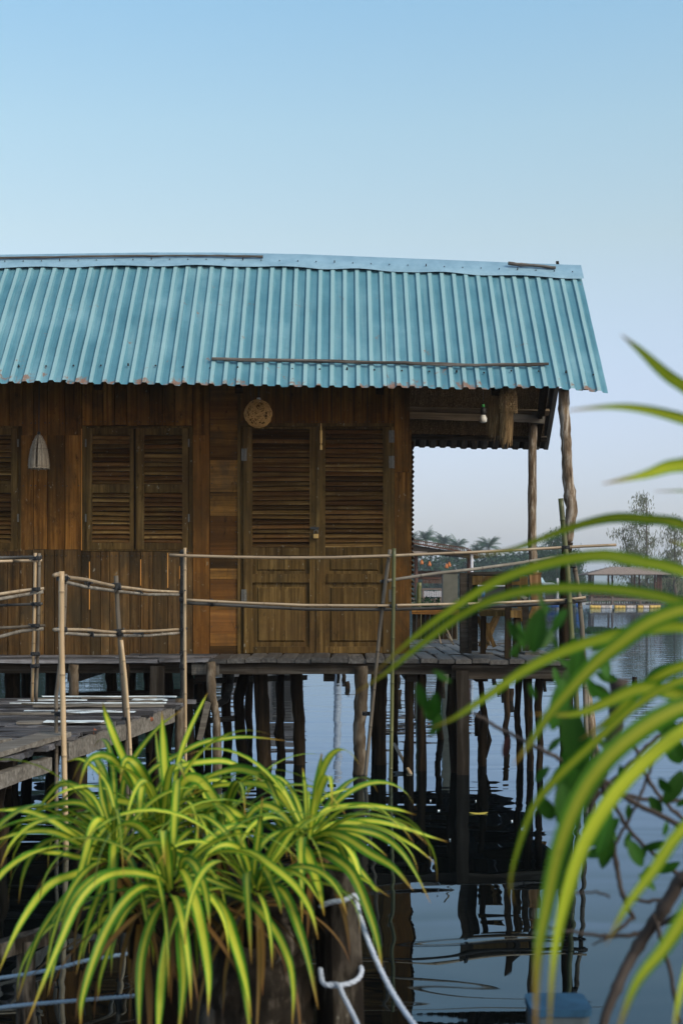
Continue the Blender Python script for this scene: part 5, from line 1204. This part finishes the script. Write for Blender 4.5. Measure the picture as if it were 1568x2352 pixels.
D_ = [([(690,1890),(640,1800),(580,1774),(534,1768),(470,1790),(440,1830)],20,.1), ([(660,1900),(612,1786),(578,1768),(540,1760),(500,1775)],18,.12), ([(712,1920),(724,1830),(733,1771),(739,1728)],18,0), ([(704,1900),(701,1815),(695,1762)],11,.05), ([(715,1870),(740,1835),(768,1821),(812,1808)],10,.1),
 ([(700,1930),(740,1865),(790,1852),(846,1850),(912,1859),(955,1872)],14,.1), ([(690,1940),(722,1910),(773,1892),(846,1885),(919,1899),(985,1921),(1029,1934)],16,.05), ([(720,1920),(760,1893),(810,1890),(865,1899),(912,1921),(956,1947),(1000,1984)],14,.05),
 ([(730,1930),(770,1905),(821,1907),(875,1921),(919,1954),(956,2009),(988,2074)],18,-.1), ([(710,1935),(751,1914),(795,1925),(846,1958),(905,1994),(949,2046)],26,-.2), ([(705,1965),(740,1958),(770,1972),(810,2009),(846,2093),(868,2167),(878,2240)],27,-.3), ([(680,1935),(700,1950),(714,1983),(733,2042),(745,2105)],26,-.3),
 ([(740,1925),(773,1932),(788,1958),(805,2000)],20,-.15), ([(760,1915),(810,1915),(850,1935),(890,1968)],12,.0), ([(640,2010),(700,1987),(773,1994),(828,2016),(894,2060)],13,-.2), ([(700,1920),(660,1850),(625,1812),(578,1800),(490,1806),(430,1830)],19,.1),
 ([(700,1925),(770,1950),(820,1990),(860,2040),(870,2050)],14,-.1), ([(690,1930),(650,1870),(600,1850),(560,1890),(545,1930)],20,0)]
E_ = [([(487,2051),(513,2091),(538,2164),(564,2256),(578,2340)],23,-.3), ([(500,1955),(572,1958),(627,1991),(678,2035),(714,2093),(731,2158)],21,-.25), ([(600,2040),(638,2038),(663,2071),(685,2130),(707,2203),(731,2318)],25,-.3), ([(570,2055),(540,2045),(480,2020),(440,2010),(400,2030)],14,-.1),
 ([(517,2049),(572,2071),(627,2130),(663,2203),(674,2276),(671,2360)],19,-.35), ([(505,2070),(530,2130),(560,2250),(578,2400)],28,-.3), ([(579,2040),(590,1947),(597,1892),(603,1830)],19,0), ([(590,2040),(605,1998),(623,2027),(640,2070),(646,2100)],18,-.2), ([(585,2040),(560,1960),(520,1940),(480,1960),(455,2010)],17,-.1),
 ([(590,2035),(640,1960),(680,1900),(720,1870)],16,0), ([(575,2035),(530,1930),(480,1880),(430,1870)],16,.05), ([(590,2040),(650,2000),(700,2020),(740,2080)],13,-.15)]
plant(395, 2047, 3.15, 'front plant whose broad yellow-striped leaves hang straight down in the lower left middle', A_, 26)
plant(262, 1965, 3.4, 'left plant fanning thin leaves out past the left edge of the photo', B_, 52, (.34, .56), e0=(.3, 1.3))
plant(372, 1905, 3.55, 'rear plant with the tall upright leaves in front of the walkway', C_, 44)
plant(708, 1935, 3.45, 'right plant arching its leaves out over the dark water above the square log', D_, 40)
plant(585, 2050, 3.2, 'middle plant draping leaves over the thick grey log', E_, 34)
plant(500, 1945, 3.6, 'plant in the back middle of the clump, between the upright and the arching leaves', [], 52, (.25, .42), e0=(.5, 1.5))
plant(320, 2085, 3.45, 'low shaded plant under the front plant', [], 26, (.2, .36), e0=(.1, 1.0))
# logs
random.seed(13)
def log(name, pts, mat, lab, n=22, rough=.2, seg=8):
    q = []; rr = []
    for a, b in zip(pts, pts[1:]):
        for k in range(seg):
            t = k / seg; p = P(a[0] + (b[0] - a[0]) * t, a[1] + (b[1] - a[1]) * t, a[2] + (b[2] - a[2]) * t); q.append(p); rr.append((a[3] + (b[3] - a[3]) * t) / 2 / FPX * p.y)
    a = pts[-1]; q.append(P(*a[:3])); rr.append(a[3] / 2 / FPX * a[2])
    mb = MB(); mb.tube(q, rr, n, None, None, rough); o = mb.build(name, mat, None, True, q[-1]); tag(o, lab, 'log'); return o
log('log', [(600,2050,3.42,170),(600,2120,3.42,215),(590,2230,3.42,240),(590,2420,3.42,262),(590,2900,3.42,270)], M['log'], 'thick rotting grey log under the middle plant', 30, .25)
log('log', [(400,2080,3.75,120),(385,2250,3.75,140),(380,2500,3.75,150),(380,2850,3.75,150)], M['stilt'], 'dark log in the shade under the front plant', 24, .2)
log('log', [(180,2110,3.95,70),(420,2088,3.8,95),(700,2070,3.6,80)], M['stilt'], 'dark branch lying level beneath the plants', 18, .25)
mb = MB(); T = P(772, 1990, 3.40); B_0 = P(800, 2900, 3.40)
vs = []; n = 24
for i in range(n + 1):
    c = T.lerp(B_0, i / n); r = (.046 + .006 * i / n)
    for k in range(16):
        th = k / 16 * 6.283 + .5; sq = 1 / max(abs(math.cos(th - .5)), abs(math.sin(th - .5))); sq = min(sq, 1.22)
        rr = r * sq * (1 + .07 * nz(k * .9, i * .35, 4)) ; vs.append(c + Vector((math.cos(th) * rr, math.sin(th) * rr, .012 * nz(k, i) if i == 0 else 0)))
fs = [(i * 16 + k, i * 16 + (k + 1) % 16, (i + 1) * 16 + (k + 1) % 16, (i + 1) * 16 + k) for i in range(n) for k in range(16)] + [tuple(range(15, -1, -1))]
mb.add(vs, fs, .62); o = mb.build('mooring_post', M['log'], None, False, P(785, 2352, 3.4)); tag(o, 'square dark mooring post wound with pale rope', 'post')
# ropes
def rope(pts, r, mat, lab, name='rope'):
    q = crom([P(*p) for p in pts], 10 * len(pts)); mb = MB()
    # three twisted strands
    L = 0; fr = []
    for i, p in enumerate(q):
        if i: L += (p - q[i - 1]).length
        fr.append(L)
    for s in range(3):
        st = []
        for i, p in enumerate(q):
            T_ = (q[min(i + 1, len(q) - 1)] - q[max(0, i - 1)]).normalized(); a = T_.orthogonal().normalized(); b = T_.cross(a); th = fr[i] * 150 + s * 2.094
            st.append(p + (a * math.cos(th) + b * math.sin(th)) * r * .45)
        mb.tube(st, r * .62, 6, .5)
    o = mb.build(name, mat, None, True, q[0]); tag(o, lab, 'rope')
rope([(735,2082,3.33),(760,2072,3.31),(790,2068,3.31),(815,2058,3.33),(822,2090,3.30),(845,2160,3.2),(880,2240,3.1),(920,2310,3.0),(985,2400,2.85)], .0062, M['rope'], 'pale rope running from the top of the mooring post down to the lower right')
rope([(735,2225,3.34),(745,2260,3.30),(790,2262,3.30),(822,2248,3.32),(830,2226,3.36),(815,2215,3.42)], .0062, M['rope'], 'pale rope loop knotted round the middle of the mooring post')
rope([(745,2262,3.32),(775,2262,3.29),(790,2290,3.24),(815,2340,3.15),(850,2420,3.0)], .0058, M['rope'], 'short rope end hanging from the loop on the mooring post')
rope([(-30,2250,4.0),(60,2238,4.0),(140,2222,4.0),(200,2206,4.05),(300,2190,4.1)], .006, M['rope_dim'], 'dull blue rope at the lower left, upper of the two')
rope([(-30,2318,3.9),(60,2308,3.9),(200,2296,3.9),(330,2285,3.95),(430,2270,4)], .006, M['rope_dim'], 'dull blue rope at the lower left, lower of the two')
# near plant at the right, out of focus
random.seed(90)
RC = P(1790, 1640, 1.55)
rp = thing('striped_leaf_plant', RC, 'large blurred striped plant reaching in from the right edge, nearest the camera', 'plant', 'striped plants growing on the old logs')
RL = [([(1800,1560),(1700,1080),(1620,930),(1530,860),(1470,805),(1425,768)],30,1.5,1.45), ([(1800,1600),(1720,1100),(1640,990),(1568,962),(1480,940),(1400,934),(1290,944)],24,1.5,1.45), ([(1790,1600),(1700,1150),(1620,1075),(1545,1070),(1480,1090),(1380,1112)],34,1.5,1.5),
 ([(1790,1600),(1700,1280),(1568,1206),(1480,1192),(1400,1190),(1300,1215),(1180,1260),(1060,1282)],24,1.6,1.75), ([(1790,1620),(1680,1380),(1568,1312),(1460,1288),(1370,1276),(1250,1296),(1130,1340),(1000,1425),(920,1490),(850,1556)],27,1.5,1.85), ([(1790,1640),(1680,1430),(1568,1384),(1450,1358),(1330,1350),(1200,1358),(1080,1400),(960,1485),(880,1550),(800,1600)],24,1.5,1.9),
 ([(1790,1640),(1700,1470),(1568,1440),(1460,1450),(1340,1478),(1220,1530),(1120,1598),(1040,1650),(990,1672)],27,1.5,1.7), ([(1790,1600),(1700,1420),(1600,1395),(1500,1425),(1420,1480),(1350,1540),(1270,1630),(1215,1710),(1178,1758)],38,1.5,1.5), ([(1790,1660),(1700,1560),(1568,1562),(1460,1620),(1370,1700),(1290,1775),(1230,1845),(1195,1930),(1172,2020),(1178,2080)],21,1.5,1.6),
 ([(1800,1640),(1700,1600),(1568,1622),(1440,1700),(1350,1800),(1290,1930),(1255,2080),(1235,2200),(1228,2400)],48,1.45,1.35), ([(1800,1650),(1700,1630),(1568,1680),(1440,1790),(1350,1920),(1300,2060),(1272,2200),(1258,2400)],36,1.5,1.4), ([(1790,1680),(1700,1640),(1568,1600),(1480,1580),(1400,1610),(1320,1640),(1220,1640)],34,1.55,1.6),
 ([(1800,1700),(1700,1800),(1568,1905),(1500,2000),(1440,2080),(1390,2170)],28,1.4,1.4), ([(1800,1720),(1700,1900),(1600,2060),(1530,2170),(1460,2260),(1410,2390)],36,1.35,1.3), ([(1800,1660),(1700,1560),(1620,1520),(1500,1560),(1400,1650),(1330,1700)],26,1.6,1.7), ([(1790,1580),(1700,1340),(1620,1270),(1530,1240)],16,1.6,1.7),
 ([(1800,1700),(1720,1880),(1640,2060),(1570,2250),(1540,2400)],22,1.5,1.4), ([(1790,1600),(1720,1260),(1680,1160),(1600,1130),(1500,1128)],9,1.6,1.6)]
mb = MB()
for pts, w_, d0, d1 in RL:
    n = len(pts); blade(mb, [P(u, v, d0 + (d1 - d0) * i / (n - 1)) for i, (u, v) in enumerate(pts)], w_ * 1.02 / FPX * (d0 + d1) / 2, None, 26, U(.75, .95), U(-.25, .25), w0=.5)
mb.build('leaves', M['leaf2'], rp, True)
mb = MB(); mb.tube([RC + Vector((.05, 0, -.5)), RC + Vector((.02, 0, -.2)), RC], [.03, .03, .02], 10); mb.build('crown_base', M['stilt'], rp, True)
# twiggy shrub behind it
random.seed(55)
SC = P(1480, 2352, 2.3)
sh = thing('twiggy_shrub', SC, 'blurred shrub with crossing brown twigs and dark oval leaves at the lower right', 'shrub')
def br(pts, r0, r1, D):
    q = crom([P(u, v, D + .05 * nz(i, u * .01)) for i, (u, v) in enumerate(pts)], 6 * len(pts)); m = len(q)
    q = [p + Vector((nz(i * .7, D, u0) * .003, 0, nz(i * .7, u0, D) * .003)) for u0, (i, p) in enumerate(enumerate(q))]
    mbr.tube(q, [(r0 + (r1 - r0) * i / (m - 1)) / FPX * D / 2 * (1.25 if i % 7 == 0 else 1) for i in range(m)], 8)
mbr = MB()
br([(1640,2000),(1568,2020),(1520,2090),(1460,2180),(1410,2280),(1370,2400)], 36, 20, 2.2)
br([(1360,1700),(1385,1800),(1400,1900),(1415,1990),(1430,2060),(1455,2110)], 14, 10, 2.3); br([(1420,1560),(1410,1680),(1370,1800),(1345,1850)], 40, 18, 2.3)
br([(1090,1640),(1160,1680),(1240,1720),(1300,1752),(1380,1790),(1450,1840),(1568,1900)], 8, 13, 2.25); br([(1380,1780),(1440,1900),(1500,1960),(1580,2030)], 9, 9, 2.35)
br([(1260,2130),(1310,2140),(1400,2150),(1470,2142),(1560,2100)], 5, 13, 2.25); br([(1350,1850),(1440,1760),(1500,1700),(1600,1640)], 9, 7, 2.4); br([(1350,1800),(1450,1830),(1540,1840),(1620,1830)], 10, 8, 2.4)
br([(1400,2060),(1370,2050),(1310,2050),(1250,2040)], 6, 3, 2.2); br([(1430,2060),(1500,2070),(1560,2040),(1600,1990)], 9, 7, 2.25); br([(1390,1980),(1450,1870),(1480,1800),(1520,1690)], 8, 6, 2.3)
br([(1360,2170),(1400,2150),(1450,2110)], 4, 9, 2.2); br([(1500,2100),(1530,2200),(1560,2352)], 12, 8, 2.2); br([(1450,1700),(1500,1810),(1568,1880),(1620,1900)], 9, 9, 2.3)
mbr.build('twigs', M['twig'], sh, True)
def oleaf(mb, u, v, D, L, ang, w_=.45, mark=0.0):
    a = P(u, v, D); k = L * .78 / FPX * D; d = Vector((math.cos(ang), U(-.4, .4), -math.sin(ang))).normalized(); s = Vector((math.sin(ang), U(-.6, .6), math.cos(ang))).normalized(); nn = d.cross(s)
    vs = []; va = []; m = 9
    for i in range(m):
        t = i / (m - 1); ww = k * w_ / 2 * math.sin(math.pi * min(1, t * .92 + .04)) ** .75
        for b in (-1, 0, 1): vs.append(a + d * (k * t) + s * (b * ww) + nn * (abs(b) * ww * .25 - k * .2 * t * t)); va.append(b)
    mb.add(vs, [(i * 3 + j, i * 3 + j + 1, i * 3 + 4 + j, i * 3 + 3 + j) for i in range(m - 1) for j in (0, 1)], None, mark, va, [.3] * len(vs))
mb = MB()
for (u, v, D, L, a, w_) in [(1225,1500,1.9,130,-1.5,.5),(1200,1480,1.9,80,-2.2,.4),(1240,1490,1.9,90,-.9,.35),(1190,1430,1.9,80,1.4,.3),(1260,1390,1.9,90,2.3,.35),(1300,1400,1.9,75,2.2,.45),(1330,1480,1.9,110,1.7,.5),(1375,1500,1.9,80,1.2,.5),(1290,1560,1.9,150,1.7,.45),(1310,1620,1.9,190,1.5,.42),(1350,1690,1.95,150,1.9,.4),
  (1330,1720,2.0,230,1.8,.36),(1290,1800,2.0,120,1.5,.5),(1400,1860,2.1,130,1.9,.4),(1390,1900,2.1,140,1.5,.4),(1440,1930,2.1,90,1.0,.5),(1420,1880,2.1,110,2.3,.4),(1500,1660,2.2,100,.4,.5),(1530,1690,2.2,120,1.0,.5),(1480,1570,2.2,110,-.6,.45),(1540,1560,2.1,150,.6,.4),(1565,1770,2.2,110,2.0,.5),(1545,1890,2.3,90,.5,.4),
  (995,1540,1.7,60,.6,.3),(960,1570,1.7,90,1.3,.4),(1000,1590,1.8,110,1.65,.42),(975,1620,1.8,60,1.2,.4),(1010,1640,1.8,70,1.9,.5),(1250,1410,1.9,60,-1.8,.3),(1215,1570,1.9,50,1.2,.4),(1450,1780,2.3,80,2.4,.5),(1490,1830,2.3,70,.9,.5),(1560,1980,2.3,80,2.6,.4),(1350,1570,1.9,90,.6,.45)]:
    oleaf(mb, u, v, D, L, a, w_)
for cu, cv, n_, s_ in ((1330,1560,9,70),(1320,1740,14,80),(1400,1900,10,70),(1530,1660,8,60),(1500,1950,5,60),(1560,1820,5,60),(1230,1440,7,50)):
    for _ in range(n_): oleaf(mb, cu + random.gauss(0, 34), cv + random.gauss(0, 50), U(2.05, 2.35), s_ * U(.6, 1.2), U(.3, 2.8), U(.35, .5))
mb.build('oval_leaves', M['broad'], sh, True)
mb = MB(); oleaf(mb, 1168, 1690, 2.2, 80, 1.75, .26); mb.build('red_leaf', M['redleaf'], sh, True)
# plastic tub at the bottom edge
random.seed(2)
c = P(1280, 2420, 3.1); tb_ = thing('plastic_tub', c, 'faded plastic tub with a blue rim at the bottom edge below the hanging leaves', 'tub')
def rbox(mb, w0, w1, z0, z1, n=8):
    vs = []
    for w_, z in ((w0, z0), (w1, z1)):
        for k in range(4 * n):
            q = k // n; a = (k % n) / (n - 1) * math.pi / 2 + q * math.pi / 2; cx = (w_ - .02) * (1 if q in (0, 3) else -1); cy = (w_ - .02) * (1 if q in (0, 1) else -1)
            vs.append(c + Vector((cx + .02 * math.cos(a), cy + .02 * math.sin(a), z)))
    m = 4 * n; mb.add(vs, [(k, (k + 1) % m, m + (k + 1) % m, m + k) for k in range(m)] + [tuple(range(m, 2 * m))], .5)
M['tub'] = plain('faded_blue_grey_plastic', (.06,.075,.085), .8, 0, .8, 14, .1); M['tubrim'] = plain('blue_plastic_rim', (.02,.06,.11), .8, 0, .8, 14, .1)
zt = P(0, 2300, 3.1).z - c.z
mb = MB(); rbox(mb, .055, .062, -.1, zt - .016); mb.build('tub_wall', M['tub'], tb_)
mb = MB(); rbox(mb, .0655, .066, zt - .015, zt); mb.build('rim', M['tubrim'], tb_)
mb = MB(); mb.tube([c + Vector((0, 0, -.1)), c + Vector((0, 0, -.75))], .05, 12, None, None, .1); o = mb.build('stump', M['stilt'], None, True, c + Vector((0, 0, -.7))); tag(o, 'stump carrying the faded plastic tub', 'stump', 'stumps standing in the water')
# old beam low at the left edge behind the ropes
mb = MB(); mb.board(P(-60, 2200, 4.3), P(160, 2132, 4.5), .05, .05, (0, 0, 1), 6, .004, .3); mb.tube([P(60, 2160, 4.4), Vector((P(60, 0, 4.4).x, 4.4, -.1))], .03, 8)
o = mb.build('driftwood_beam', M['log'], None, False, P(50, 2165, 4.4)); tag(o, 'old grey beam in the shade at the lower left edge', 'beam')
